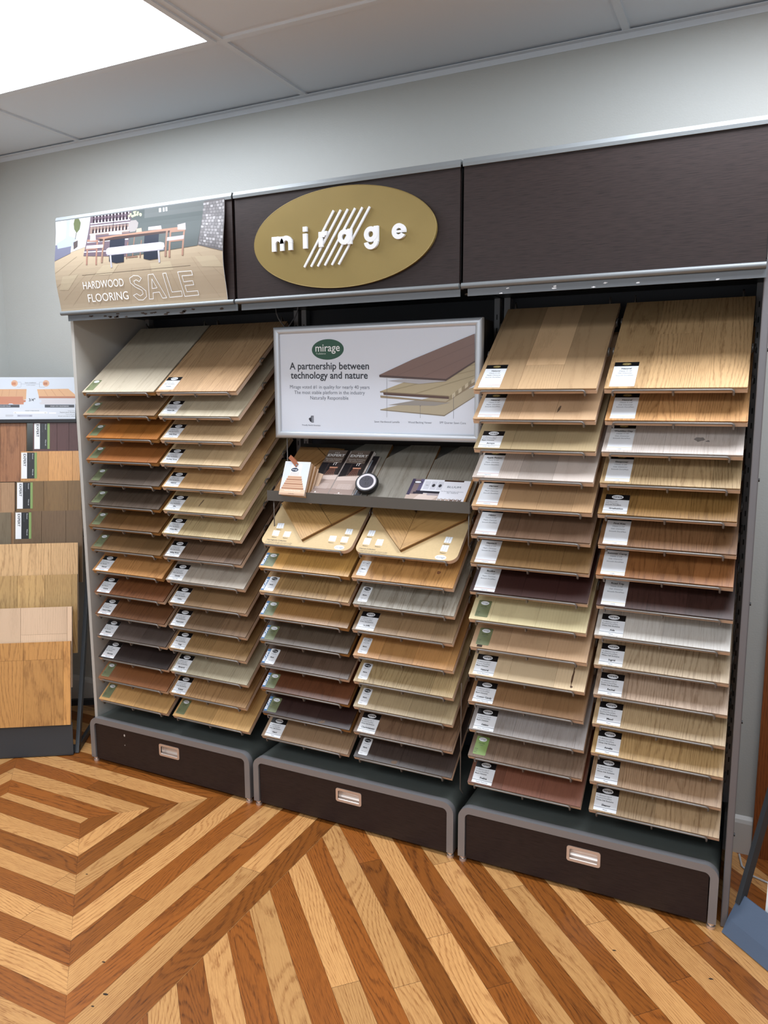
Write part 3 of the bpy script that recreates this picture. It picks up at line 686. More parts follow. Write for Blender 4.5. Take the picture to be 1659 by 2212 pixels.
for ck, rows in BOARDS.items():
    ui = int(ck[0]) - 1; ucx = ui * W + W / 2
    for r_, row in enumerate(rows):
        i = r_ + 15 - len(rows); x = COLS[ck][r_]
        m_ = tilt_matrix(x - ucx, -0.46 + 0.24, zrow(i)); link('wire_cradle', RACK_ME, UNITS[ui], M=m_)
        if row is None: continue
        col, desc, lk, nm, wk = row
        pwid = rng.choice((0.1, 0.127, 0.127, 0.15)) if lk != 'T' else (0.108 if i else 0.127)
        if ck == '1b': pwid = 0.127
        s0 = rng.uniform(0.3, 1.0) * pwid; seams = []
        while s0 < BW - 0.02:
            seams.append(s0); s0 += pwid
        if ck == '3b' and i == 0: seams = [0.116, 0.243]
        if ck == '3a' and i == 0: seams = [0.012, 0.14, 0.262]
        if ck == '3b' and i >= 8: seams = [0.127 - 0.03 * ((i * 7) % 3), 0.254 - 0.03 * ((i * 7) % 3)]
        cuts = []
        if rng.random() < 0.45 and not (i == 0 and ck[0] == '3'): cuts.append((rng.randrange(0, len(seams) + 1), rng.uniform(0.12, 0.3)))
        if ck == '3b' and i == 0: cuts = [(1, 0.265)]
        if ck == '3a' and i == 0: cuts = [(2, 0.12)]
        core = M_CORE2 if (ck == '1a' and i < 9) or (ck == '2a' and lk == 'BG') else M_CORE
        tones = None
        if ck == '3a' and i == 0: tones = [[0.35], [0.3], [0.52, 0.98], [0.33]]; wk = dict(wk, var=0.6, rings=9, ring=0.35)
        o = make_board(i, x, col, seams, rng, 1.0, core, cuts, wk, tones=tones)
        full = f'{desc} sample board with {LT[lk]}, {ORD[i]} in {CN[ck]}'
        if len(full.split()) > 16: full = f'{desc} sample board, {ORD[i]} in {CN[ck]}'
        if len(full.split()) > 16: full = f'{desc} board, {ORD[i]} in {CN[ck]}'
        tag(o, full, 'sample board', 'flooring sample boards in the ' + CN[ck])
        if ck in ('2a', '2b'):
            n_ = r_ ; wd = ['', 'just below the herringbone board' if ck == '2a' else 'just below the chevron board', 'third from the top', 'fourth from the top', 'fifth from the bottom', 'fourth from the bottom', 'third from the bottom', 'second from the bottom', 'bottom'][n_]
            side = 'left' if ck == '2a' else 'right'
            o['label'] = f'{desc} board with {LT[lk]}, {wd}' if n_ == 1 else f'{desc} board, {wd} of middle bay {side} column'
        foot = {'1a': 'Admiration', '1b': 'DreamVille', '2a': 'Muse', '2b': 'Natural Look', '3a': 'Sweet Memories', '3b': 'Muse'}[ck]
        tl = TR if ck == '1a' else (TM if ck == '3a' else TB)
        if lk == 'M': label_M(o, tl if ck != '3b' or i != 4 else OAKT, nm, foot, 5 if ck == '1a' else 7, 0.008 if ck == '1b' else 0.013, 0.012 if ck == '1b' and i < 3 else 0.004)
        elif lk == 'T': label_T(o, MAPT if ck == '3a' else OAKT, nm, 'Lively' if ck == '3b' else 'Character', 4 if ck == '3b' else 5, y=0.008 if i < 5 else 0.004)
        elif lk == 'G': label_G(o, 0.016 if ck == '3a' else 0.008, 0.012)
        elif lk == 'G2': label_G(o, 0.014, 0.010, 8)
        elif lk in ('W', 'WO'): label_W(o, dark=lk == 'W')
        else: label_B(o, lk[1])
        if ck == '3b' and i == 2: dark_mark(o, 0.262, 0.062, 0.016, 0.012, 0, M_KNOTG); dark_mark(o, 0.285, 0.055, 0.006, 0.005, 0, M_KNOTG)
        if ck == '3a' and i == 1: dark_mark(o, 0.262, 0.05, 0.004, 0.022, -0.15, M_KNOT)
        if ck == '3a' and i == 10: dark_mark(o, 0.334, 0.05, 0.003, 0.04, 0.0, M_KNOT2); dark_mark(o, 0.336, 0.012, 0.005, 0.004, 0.0, M_KNOT2)
        if ck == '1b' and i == 5: dark_mark(o, 0.16, 0.05, 0.004, 0.022, -0.1, M_KNOT); dark_mark(o, 0.24, 0.085, 0.009, 0.003, 0.3, M_KNOT)
        if ck == '2b' and i == 7: dark_mark(o, 0.31, 0.06, 0.009, 0.007, 0.3, M_KNOT3)
        if ck == '2b' and i == 14 or ck == '2a' and i == 13: dark_mark(o, 0.26 if ck == '2a' else 0.16, 0.01, 0.016, 0.007, 0.2, M_KNOT)
        if ck == '3a' and i == 9:
            q = MB(); flat(q, rect(0.022, 0.040, 0.003, 0.014), BT + 0.0003, 0); q.build('tape', M_SEAM, o)

# ------------------------------------------------------------------ curved sale poster
class Art:
    """flat coloured shapes, each a hair in front of the one before"""
    def __init__(s, step=0.00012, gain=1.0): s.items = []; s.mats = []; s.step = step; s.cache = {}; s.gain = gain
    def col(s, rgb):
        if rgb not in s.cache:
            s.cache[rgb] = len(s.mats); s.mats.append(mat('print_ink', tuple(v * s.gain for v in rgb), 0.28))
        return s.cache[rgb]
    def p(s, rgb, pts): s.items.append((s.col(rgb), [pts]))
    def line(s, rgb, a, b, w_):
        dx, dz = b[0] - a[0], b[1] - a[1]; l = sqrt(dx * dx + dz * dz) or 1; nx, nz = -dz / l * w_ / 2, dx / l * w_ / 2
        s.p(rgb, [(a[0] + nx, a[1] + nz), (a[0] - nx, a[1] - nz), (b[0] - nx, b[1] - nz), (b[0] + nx, b[1] + nz)])
    def text(s, rgb, txt, a, b, bold=0.0, h=None):
        """text from a to b along the baseline"""
        vs, fs, x0, x1, y0, y1 = text_geo(txt, bold); k = (b[0] - a[0]) / (x1 - x0); ky = h / 0.73 if h else k
        sl = (b[1] - a[1]) / (b[0] - a[0])
        P = [(a[0] + (x - x0) * k, a[1] + y * ky + (x - x0) * k * sl) for x, y, _ in vs]
        s.items.append((s.col(rgb), [[P[i] for i in f] for f in fs]))
    def mesh(s, f, cuts=None, l0=1):
        b = MB()
        seen = []
        for m, polys in s.items:
            pts = [q for pl in polys for q in pl]
            if not pts: continue
            bb = (min(q[0] for q in pts), max(q[0] for q in pts), min(q[1] for q in pts), max(q[1] for q in pts))
            ly = 1 + max([l_ for l_, c_ in seen if c_[0] < bb[1] and c_[1] > bb[0] and c_[2] < bb[3] and c_[3] > bb[2]], default=0)
            seen.append((ly, bb)); d = ly * s.step
            for pl in polys:
                if cuts:
                    lo = min(q[1] for q in pl); hi = max(q[1] for q in pl)
                    zs = [-99] + [c for c in cuts if lo < c < hi] + [99]
                    for q in range(len(zs) - 1):
                        r_ = clip(clip(pl, 0, -1, -zs[q]) if q else pl, 0, 1, zs[q + 1])
                        if len(r_) > 2: b.poly([f(x, z, d) for x, z in r_], m)
                else: b.poly([f(x, z, d) for x, z in pl], m)
        return b

PZ0, PZ1 = 1.915, 2.268
def bulge(z):
    t = min(1, max(0, (z - PZ0) / (PZ1 - PZ0))); return 0.006 + 0.020 * sin(pi * t ** 0.85) ** 2
def pm(x, z, d): return (x, YB - bulge(z) - d, z)
root = empty('sale_poster', T3(0.41, YB - 0.02, PZ0), 'curved photo poster of a dining room with SALE lettering on left header', 'poster')
PO = root.matrix_world.inverted()
pcuts = [PZ0 + (PZ1 - PZ0) * k / 22 for k in range(1, 22)]
b = MB(); zs = [PZ0] + pcuts + [PZ1]; XA, XB = -0.010, 0.814
for k in range(len(zs) - 1):
    z0, z1 = zs[k], zs[k + 1]
    b.poly([(XA, YB - bulge(z0), z0), (XB, YB - bulge(z0), z0), (XB, YB - bulge(z1), z1), (XA, YB - bulge(z1), z1)], 0)
    b.poly([(XA, YB - bulge(z0) + 0.002, z0), (XA, YB - bulge(z1) + 0.002, z1), (XB, YB - bulge(z1) + 0.002, z1), (XB, YB - bulge(z0) + 0.002, z0)], 0)
    for xe in (XA, XB): b.poly([(xe, YB - bulge(z0), z0), (xe, YB - bulge(z1), z1), (xe, YB - bulge(z1) + 0.002, z1), (xe, YB - bulge(z0) + 0.002, z0)], 0)
b.build('poster_sheet', M_PAPER, root, M=PO)
A = Art(gain=0.86)
A.p((192, 174, 148), [(XA, PZ0), (XB, PZ0), (XB, PZ1), (XA, PZ1)])
# floor boards of the pictured room
for a, c in ([(0.0168, 1.9639), (0.1579, 2.053)], [(0.0578, 1.9401), (0.2112, 2.0577)], [(-0.0097, 2.0129), (0.144, 2.1002)], [(-0.0142, 2.065), (0.1102, 2.1237)], [(0.362, 1.9323), (0.3932, 2.0611)], [(0.6209, 1.9303), (0.5654, 2.0564)], [(0.783, 1.9329), (0.6749, 2.0793)], [(0.8292, 1.9837), (0.7058, 2.0923)], [(0.2016, 1.9367), (0.2921, 2.0602)], [(0.4941, 1.9333), (0.4802, 2.0547)]):
    A.line((166, 148, 122), a, c, 0.0010)
for pts in ([(0.2478, 2.0799), (0.3275, 2.0781), (0.2909, 2.0438), (0.1986, 2.0461)], [(0.4812, 2.0706), (0.5767, 2.0713), (0.5905, 2.0388), (0.49, 2.04)], [(0.69, 2.0781), (0.7794, 2.0749), (0.8167, 2.034), (0.7234, 2.0409)], [(0.0311, 2.0533), (0.1164, 2.0559), (0.0509, 2.0006), (0.0019, 2.0036)]):
    A.p((202, 186, 158), pts)
A.p((222, 226, 232), [(-0.0096, 2.2781), (0.1823, 2.2768), (0.1698, 2.1606), (0.0758, 2.1433), (-0.0252, 2.113)])
A.p((178, 188, 204), [(0.0501, 2.2756), (0.0695, 2.2753), (0.0607, 2.1782), (0.041, 2.1757)])
A.p((196, 202, 212), [(0.1471, 2.2762), (0.1718, 2.2766), (0.1628, 2.1695), (0.1444, 2.1752)])
A.p((120, 122, 142), [(-0.0192, 2.1766), (0.0057, 2.1787), (0.078, 2.1684), (0.0754, 2.1391), (-0.0254, 2.1109)])
A.p((176, 186, 204), [(-0.003, 2.1837), (0.0634, 2.2074), (0.1015, 2.1956), (0.09, 2.1673), (0.0042, 2.1619)])
A.p((92, 84, 84), [(0.0881, 2.1801), (0.1109, 2.1865), (0.1123, 2.1613), (0.0917, 2.1525)])
for q in range(3): pass
A.p((104, 112, 80), [(0.0928, 2.2672), (0.1141, 2.2713), (0.126, 2.2515), (0.1192, 2.2273), (0.1031, 2.2142), (0.0895, 2.2301), (0.0866, 2.2512)])
A.line((80, 70, 60), *[(0.1021, 2.2164), (0.097, 2.1918)], 0.003)
A.p((112, 98, 108), [(0.1794, 2.2771), (0.3857, 2.2709), (0.374, 2.103), (0.1459, 2.123)])
A.p((150, 130, 122), [(0.1755, 2.2303), (0.3769, 2.2232), (0.3746, 2.1915), (0.1728, 2.1976)])
for l0, l1 in ([(0.1766, 2.2425), (0.3779, 2.2383)], [(0.1758, 2.2335), (0.3773, 2.2288)], [(0.1732, 2.2025), (0.3752, 2.1994)], [(0.162, 2.1737), (0.373, 2.1675)], [(0.1472, 2.1375), (0.3701, 2.1275)]):
    A.line((214, 216, 222), l0, l1, 0.004)
for row in ([(0.1853, 2.2417), (0.3724, 2.2376)], [(0.1822, 2.2041), (0.3698, 2.2015)], [(0.1869, 2.262), (0.3738, 2.2586)]):
    for q in range(11):
        t = (q + 0.3) / 11; x = row[0][0] + (row[1][0] - row[0][0]) * t; z = row[0][1] + (row[1][1] - row[0][1]) * t
        A.p((38, 30, 40), [(x, z + 0.002), (x + 0.007, z + 0.002), (x + 0.007, z + 0.014), (x + 0.0045, z + 0.019), (x + 0.0045, z + 0.025), (x + 0.0025, z + 0.025), (x + 0.0025, z + 0.019), (x, z + 0.014)])
        A.p((226, 222, 226), [(x + 0.008, z + 0.002), (x + 0.0125, z + 0.002), (x + 0.0125, z + 0.011), (x + 0.008, z + 0.011)])
A.p((96, 104, 104), [(0.3858, 2.2721), (0.727, 2.2706), (0.703, 2.1155), (0.374, 2.103)])
A.p((116, 122, 122), [(0.451, 2.2712), (0.727, 2.2706), (0.7228, 2.2353), (0.4487, 2.2361)])
for x0, x1 in ([(0.519, 2.2505), (0.5296, 2.2506)], [(0.5375, 2.2506), (0.5453, 2.2505)], [(0.5506, 2.2508), (0.5584, 2.2507)]): A.p((236, 236, 236), [x0, x1, (x1[0], x1[1] + 0.014), (x0[0], x0[1] + 0.014)])
A.p((116, 114, 116), [(0.727, 2.2706), (0.8554, 2.2732), (0.8476, 2.0808), (0.8117, 2.0886), (0.7046, 2.1173)])
rr = random.Random(3)
q0, q1, q2, q3 = [(0.7216, 2.2618), (0.8408, 2.2653), (0.8312, 2.0915), (0.7072, 2.119)]
for j in range(15):
    for k in range(8):
        u0, u1 = (k + 0.08 + 0.3 * (j % 2)) / 8.6, (k + 0.92 + 0.3 * (j % 2)) / 8.6; v0, v1 = (j + 0.12) / 15, (j + 0.9) / 15
        def bl(u_, v_): return (q0[0] * (1 - u_) * (1 - v_) + q1[0] * u_ * (1 - v_) + q2[0] * u_ * v_ + q3[0] * (1 - u_) * v_, q0[1] * (1 - u_) * (1 - v_) + q1[1] * u_ * (1 - v_) + q2[1] * u_ * v_ + q3[1] * (1 - u_) * v_)
        sh = rr.choice((176, 188, 164, 150, 140, 130))
        if k == 0 and j == 0: base_items = len(A.items)
        A.items.append((A.col((sh, sh - 2, sh)), [[bl(u0, v0), bl(u1, v0 + rr.uniform(-0.01, 0.01)), bl(u1, v1), bl(u0 + 0.01, v1)]]))
# table, chairs, bench, vase
A.line((60, 52, 60), *[(0.3001, 2.2789), (0.2915, 2.2031)], 0.0025)
ch = (150, 116, 100); cu_ = (204, 194, 198)
A.p(cu_, [(0.2745, 2.2039), (0.3393, 2.2027), (0.34, 2.1886), (0.2736, 2.1918)])
A.p((190, 176, 160), [(0.4111, 2.2021), (0.4357, 2.2025), (0.439, 2.1875), (0.4102, 2.1882)])
A.p(cu_, [(0.4691, 2.2025), (0.5293, 2.2023), (0.5337, 2.1886), (0.4684, 2.1908)])
for l in ([(0.4042, 2.1808), (0.3987, 2.101)], [(0.3721, 2.1556), (0.3679, 2.0954)], [(0.4392, 2.1577), (0.435, 2.0942)]): A.line(ch, l[0], l[1], 0.005)
A.p(ch, [(0.374, 2.103), (0.4235, 2.1011), (0.4232, 2.0971), (0.3736, 2.0982)])
A.p((46, 52, 66), [(0.2809, 2.1756), (0.3568, 2.175), (0.3548, 2.0842), (0.3165, 2.083), (0.2803, 2.0919)])
A.p((46, 52, 66), [(0.4528, 2.1744), (0.5222, 2.1732), (0.5205, 2.0835), (0.4819, 2.0818), (0.4526, 2.0888)])
A.p((74, 60, 60), [(0.2268, 2.1812), (0.6088, 2.1808), (0.6084, 2.1732), (0.2261, 2.1714)])
A.p((176, 138, 118), [(0.2098, 2.1852), (0.3017, 2.188), (0.6041, 2.189), (0.6271, 2.1857), (0.619, 2.1799), (0.3012, 2.182), (0.2497, 2.1784)])
for l in ([(0.2497, 2.1784), (0.2428, 2.0906)], [(0.5595, 2.1804), (0.5567, 2.0886)]): A.line((160, 128, 112), l[0], l[1], 0.009)
for l in ([(0.1662, 2.1526), (0.1638, 2.0882)], [(0.2161, 2.1772), (0.2133, 2.0845)], [(0.1625, 2.1799), (0.2177, 2.1751)], [(0.157, 2.1492), (0.2154, 2.1464)]): A.line((168, 128, 112), l[0], l[1], 0.008)
A.p(cu_, [(0.1772, 2.2013), (0.2052, 2.2008), (0.208, 2.1771), (0.1771, 2.1782)]); A.p(cu_, [(0.1598, 2.1614), (0.2481, 2.1581), (0.2471, 2.1458), (0.1588, 2.1491)])
for l in ([(0.5765, 2.1769), (0.5748, 2.084)], [(0.6394, 2.1768), (0.6355, 2.0863)], [(0.5733, 2.1764), (0.6444, 2.1752)], [(0.5714, 2.1423), (0.6375, 2.1423)]): A.line((172, 134, 116), l[0], l[1], 0.008)
A.p(cu_, [(0.6072, 2.1972), (0.6432, 2.2007), (0.647, 2.1761), (0.6088, 2.1797)]); A.p((196, 186, 190), [(0.5618, 2.1568), (0.6409, 2.1575), (0.6401, 2.144), (0.561, 2.1432)])
A.p((168, 164, 176), [(0.2655, 2.1238), (0.5486, 2.1286), (0.5497, 2.1128), (0.2705, 2.1144)])
A.p((212, 208, 220), [(0.2756, 2.1435), (0.5309, 2.1426), (0.5481, 2.1384), (0.5525, 2.1243), (0.5436, 2.1152), (0.2821, 2.1164), (0.2654, 2.1218), (0.2655, 2.1382)])
for l in ([(0.2876, 2.1139), (0.2927, 2.0684)], [(0.5239, 2.1129), (0.5281, 2.0691)]): A.line((196, 194, 202), l[0], l[1], 0.008)
A.p((168, 162, 160), [(0.3832, 2.2346), (0.4078, 2.2342), (0.4196, 2.2231), (0.4169, 2.2075), (0.405, 2.1927), (0.3802, 2.1925), (0.3714, 2.2078), (0.3715, 2.2257)])
for k in range(16):
    cx, cz = ([(0.3983, 2.2549)])[0]; cx += rr.gauss(0, 0.025); cz += abs(rr.gauss(0, 0.015)) - 0.006
    A.items.append((A.col((196, 204, 168)), [[(cx + 0.008 * cos(t) * rr.uniform(0.6, 1), min(PZ1 - 0.002, cz + 0.005 * sin(t))) for t in [i * pi / 3 for i in range(6)]]]))
A.line((96, 84, 70), *[(0.1351, 2.0512), (0.6693, 2.0487)], 0.0012)
A.step = 0.0001
A.items = [(m_, [q_ for q_ in (clip(clip(clip(clip(pl, 1, 0, XB), -1, 0, -XA), 0, 1, PZ1), 0, -1, -PZ0) for pl in pls) if len(q_) > 2]) for m_, pls in A.items]
A.mesh(pm, pcuts).build('printed_picture', A.mats, root, M=PO)
A2 = Art()
for t, (a, c), hh in (('HARDWOOD', [(0.1355, 1.9984), (0.3454, 1.9983)], 0.029), ('FLOORING', [(0.1493, 1.9497), (0.3577, 1.9499)], 0.031)):
    A2.text((248, 248, 248), t, a, c, 0.0, hh)
    A2.mesh(lambda x, z, d: pm(x, z, d + 0.0030), pcuts).build('small_lettering', A2.mats, root, M=PO); A2.items = []
# outlined SALE letters: thin strips around each letter shape
def outline_letter(b, pts, w_, m=0):
    n = len(pts)
    for i in range(n):
        p, q = pts[i], pts[(i + 1) % n]; N_ = max(1, int(abs(q[1] - p[1]) / 0.012))
        for k in range(N_):
            a = (p[0] + (q[0] - p[0]) * k / N_, p[1] + (q[1] - p[1]) * k / N_); c = (p[0] + (q[0] - p[0]) * (k + 1) / N_, p[1] + (q[1] - p[1]) * (k + 1) / N_)
            dx, dz = c[0] - a[0], c[1] - a[1]; l = sqrt(dx * dx + dz * dz) or 1; nx, nz = -dz / l * w_ / 2, dx / l * w_ / 2; ex, ez = dx / l * w_ / 3, dz / l * w_ / 3
            b.poly([pm(x, z, 0.0032) for x, z in ((a[0] + nx - ex, a[1] + nz - ez), (a[0] - nx - ex, a[1] - nz - ez), (c[0] - nx + ex, c[1] - nz + ez), (c[0] + nx + ex, c[1] + nz + ez))], m)
LET = {
 'S': [[(0.3826, 1.962), (0.4007, 1.9671), (0.4166, 1.958), (0.432, 1.9652), (0.4289, 1.9776), (0.3995, 1.9908), (0.3795, 2.0072), (0.3785, 2.0235), (0.3996, 2.0323), (0.4214, 2.0299), (0.4356, 2.0197), (0.4228, 2.0084), (0.4095, 2.0162), (0.3965, 2.0122), (0.4003, 2.0017), (0.427, 1.9899), (0.4479, 1.9744), (0.4466, 1.9542), (0.4267, 1.9431), (0.4047, 1.9444)]],
 'A': [[(0.458, 1.9446), (0.4705, 2.0302), (0.4948, 2.0309), (0.5419, 1.9447), (0.5217, 1.9447), (0.5112, 1.9666), (0.4799, 1.9656), (0.4775, 1.9443)], [(0.4798, 1.9805), (0.5036, 1.9819), (0.4857, 2.0143)]],
 'L': [[(0.5401, 2.0298), (0.5559, 2.0302), (0.5705, 1.963), (0.615, 1.9643), (0.6156, 1.9465), (0.5563, 1.9451)]],
 'E': [[(0.6108, 2.0303), (0.6734, 2.0298), (0.6767, 2.0152), (0.6281, 2.0158), (0.6322, 1.9947), (0.6732, 1.9959), (0.6761, 1.9821), (0.6351, 1.9816), (0.6391, 1.9601), (0.6892, 1.9606), (0.6915, 1.946), (0.6269, 1.945)]]}
for nm, outs in LET.items():
    b = MB()
    for pts in outs: outline_letter(b, pts, 0.0019)
    o = b.build('outlined_letter', M_WHITE, root, M=PO)

# ------------------------------------------------------------------ gold oval sign
root = empty('oval_sign', T3(1.277, YB, 2.094), 'large gold oval sign with white raised letters on the middle header', 'sign')
PO = root.matrix_world.inverted()
b = MB(); b.prism(ellipse(1.277, 2.094, 0.338, 0.158, 96), YB - 0.012, YB, 'y', smooth=False)
b.build('oval_plate', M_GOLD, root, M=PO)
b = MB(); b.tube([(x, YB - 0.011, z) for x, z in ellipse(1.277, 2.094, 0.338, 0.158, 96)], 0.0014, 6, closed=True); b.build('oval_edge', M_GOLD, root, M=PO)
YO, YO1 = YB - 0.012, YB - 0.021
def ringseg(b, cx, cz, ro, ri, a0, a1, n=20, m=0, sx=1.0):
    vs, fs = [], []
    for k in range(n + 1):
        t = a0 + (a1 - a0) * k / n
        for rr_ in (ro, ri):
            for y in (YO1 - 0.0005, YO): vs.append((cx + rr_ * cos(t) * sx, y, cz + rr_ * sin(t)))
    for k in range(n):
        a = 4 * k; c = a + 4
        fs += [(a, a + 2, c + 2, c), (a + 1, c + 1, c + 3, a + 3), (a, c, c + 1, a + 1), (a + 2, a + 3, c + 3, c + 2)]
    fs += [(0, 1, 3, 2), (4 * n, 4 * n + 2, 4 * n + 3, 4 * n + 1)]
    b.raw(vs, fs, m)
def bx2(b, x0, x1, z0, z1): b.box(x0, x1, YO1, YO, z0, z1)
OB = [(1.0171, 2.0715), (1.0984, 2.0671), (1.1377, 2.0699), (1.1592, 2.0696), (1.2012, 2.0684), (1.2391, 2.0678), (1.2743, 2.0696), (1.3294, 2.0686), (1.3699, 2.0669), (1.4252, 2.0658), (1.4656, 2.0669), (1.5183, 2.0665), (1.0361, 2.1196), (1.1502, 2.14), (1.3019, 2.1165), (1.4921, 2.1118)]
zb_ = sum(q[1] for q in OB[:12]) / 12; hx_ = (OB[12][1] + OB[14][1] + OB[15][1]) / 3 - zb_; ht = OB[13][1] - zb_
wq = hx_ * 0.32
def letter(fn):
    b = MB(); fn(b); b.build('raised_letter', M_WHITE, root, M=PO)
x0, x1 = OB[0][0], OB[1][0]; aw = (x1 - x0 - wq) / 2
def f_m(b):
    for k in range(3): bx2(b, x0 + aw * k, x0 + aw * k + wq * (0.95 if k else 1), zb_, zb_ + (hx_ if k == 0 else hx_ * (0.97 if k == 1 else 0.72)))
    for k in range(2): ringseg(b, x0 + aw * k + (aw + wq) / 2, zb_ + hx_ - (aw + wq) / 2, (aw + wq) / 2, max(0.002, (aw - wq) / 2), 0, pi)
letter(f_m)
xi = (OB[2][0] + OB[3][0]) / 2
letter(lambda b: (bx2(b, xi - wq / 2, xi + wq / 2, zb_, zb_ + hx_), bx2(b, xi - wq / 2, xi + wq / 2, zb_ + hx_ * 1.14, zb_ + hx_ * 1.14 + wq)))
xr0, xr1 = OB[4][0], OB[5][0]
letter(lambda b: (bx2(b, xr0, xr0 + wq, zb_, zb_ + hx_), ringseg(b, xr0 + wq + hx_ * 0.26, zb_ + hx_ * 0.62, hx_ * 0.40, hx_ * 0.12, pi * 0.42, pi * 0.98, 10)))
def bowl(b, cx): ringseg(b, cx, zb_ + hx_ / 2, hx_ / 2, hx_ * 0.19, 0, 2 * pi, 36)
xa = (OB[6][0] + OB[7][0]) / 2 - 0.004
letter(lambda b: (bowl(b, xa), bx2(b, xa + hx_ / 2 - wq * 0.85, xa + hx_ / 2 + wq * 0.18, zb_, zb_ + hx_)))
xg = (OB[8][0] + OB[9][0]) / 2 - 0.004
letter(lambda b: (bowl(b, xg), bx2(b, xg + hx_ / 2 - wq * 0.85, xg + hx_ / 2 + wq * 0.18, zb_ + 0.0, zb_ + hx_), ringseg(b, xg + wq * 0.05, zb_ + 0.002, hx_ * 0.52, hx_ * 0.22, -pi + 0.15, 0, 18)))
xe = (OB[10][0] + OB[11][0]) / 2
letter(lambda b: (ringseg(b, xe, zb_ + hx_ / 2, hx_ / 2, hx_ * 0.2, 0.0, 2 * pi - 0.5, 34), bx2(b, xe - hx_ * 0.35, xe + hx_ * 0.49, zb_ + hx_ * 0.42, zb_ + hx_ * 0.56)))
SB = [(1.1419, 2.0092), (1.1684, 2.0091), (1.1942, 2.0083), (1.2212, 2.0093), (1.2479, 2.0088), (1.2735, 2.0084)]
ST = [(1.2571, 2.1791), (1.2832, 2.1783), (1.3091, 2.1781), (1.3361, 2.1782), (1.3623, 2.178), (1.3888, 2.1773)]
for p_, q_ in zip(SB, ST):
    b = MB(); dx, dz = q_[0] - p_[0], q_[1] - p_[1]; l = sqrt(dx * dx + dz * dz); nx, nz = -dz / l * 0.0032, dx / l * 0.0032
    b.prism([(p_[0] + nx, p_[1] + nz), (p_[0] - nx, p_[1] - nz), (q_[0] - nx, q_[1] - nz), (q_[0] + nx, q_[1] + nz)], YO1 + 0.003, YO, 'y')
    b.build('diagonal_stripe', M_WHITE, root, M=PO)

# ------------------------------------------------------------------ framed information sign
SX0, SX1, SZ0, SZ1 = 0.8935, 1.712, 1.426, 1.836
root = empty('framed_sign', T3(1.303, -0.3, SZ0), 'silver framed white sign about a partnership, above the brochure shelf', 'sign')
PO = root.matrix_world.inverted()
for s_, (ax, az, bx_, bz) in enumerate(((SX0, SZ0, SX1, SZ0), (SX1, SZ0, SX1, SZ1), (SX1, SZ1, SX0, SZ1), (SX0, SZ1, SX0, SZ0))):
    b = MB(); prof = [(0.0, 0.012), (0.0, -0.002), (0.004, -0.007), (0.012, -0.009), (0.021, -0.007), (0.026, -0.001), (0.026, 0.004)]
    dx, dz = (bx_ - ax), (bz - az); l = sqrt(dx * dx + dz * dz); tx, tz = dx / l, dz / l; nx, nz = -tz, tx
    va = [(ax + (nx + tx) * u_, -0.32 + v_, az + (nz + tz) * u_) for u_, v_ in prof]; vb = [(bx_ + (nx - tx) * u_, -0.32 + v_, bz + (nz - tz) * u_) for u_, v_ in prof]
    k = len(prof); b.raw(va + vb, [(q, q + 1, q + 1 + k, q + k) for q in range(k - 1)], 0, True)
    b.build('frame_rail', M_FRAME, root, M=PO)
b = MB(); b.box(SX0 + 0.004, SX1 - 0.004, -0.312, -0.20, SZ0 + 0.004, SZ1 - 0.004); b.build('housing', M_BLACK, root, M=PO)
b = MB(); b.box(SX0 + 0.02, SX1 - 0.02, -0.3185, -0.3125, SZ0 + 0.02, SZ1 - 0.02); b.build('sign_face', mat('sign_sheet', (220, 228, 240), 0.22), root, M=PO)
fm = lambda x, z, d: (x, -0.3187 - d, z)
S_ = Art()
gr = (40, 84, 66); ink = (44, 48, 60); gi_ = (96, 104, 118)
oc = ([(1.1241, 1.7491)])[0]
S_.p(gr, ellipse(oc[0], oc[1], 0.0665, 0.0365, 48))
S_.text((240, 244, 246), 'mirage', *[(1.0728, 1.7428), (1.1744, 1.7422)], bold=0.008)
S_.text((200, 214, 208), 'TruBalance', *[(1.0746, 1.7321), (1.116, 1.7321)])
S_.text(ink, 'A partnership between', *[(0.9602, 1.6815), (1.2915, 1.6755)], bold=0.016)
S_.text(ink, 'technology and nature', *[(0.9642, 1.6477), (1.2863, 1.643)], bold=0.016)
S_.text(gi_, 'Mirage voted #1 in quality for nearly 40 years', *[(0.9598, 1.611), (1.2929, 1.6068)])
S_.text(gi_, 'The most stable platform in the industry', *[(0.9785, 1.5907), (1.274, 1.5877)])
S_.text(gi_, 'Naturally Responsible', *[(1.0473, 1.5704), (1.2074, 1.5691)])
S_.text(gi_, 'Proudly North American', *[(1.01, 1.4736), (1.089, 1.4729)])
lc = ([(1.0499, 1.4983)])[0]
S_.p(ink, [(lc[0] - 0.011, lc[1] + 0.001), (lc[0] - 0.006, lc[1] + 0.006), (lc[0] - 0.003, lc[1] + 0.004), (lc[0], lc[1] + 0.013), (lc[0] + 0.001, lc[1] + 0.013), (lc[0] + 0.001, lc[1] - 0.012), (lc[0] - 0.006, lc[1] - 0.008)])
for k in range(5): S_.p(ink, [(lc[0] + 0.001, lc[1] - 0.012 + k * 0.0052), (lc[0] + 0.011, lc[1] - 0.012 + k * 0.0052), (lc[0] + 0.011, lc[1] - 0.0088 + k * 0.0052), (lc[0] + 0.001, lc[1] - 0.0088 + k * 0.0052)])
S_.p((176, 166, 142), [(1.3352, 1.535), (1.4736, 1.565), (1.6863, 1.6101), (1.6868, 1.5793), (1.5781, 1.5155)])
S_.p((132, 122, 104), [(1.3352, 1.535), (1.5781, 1.5166), (1.6867, 1.5809), (1.6868, 1.5783), (1.5781, 1.5129), (1.3351, 1.5323)])
S_.p((150, 146, 140), [(1.3659, 1.5504), (1.4736, 1.5672), (1.6003, 1.5587), (1.5435, 1.5481)])
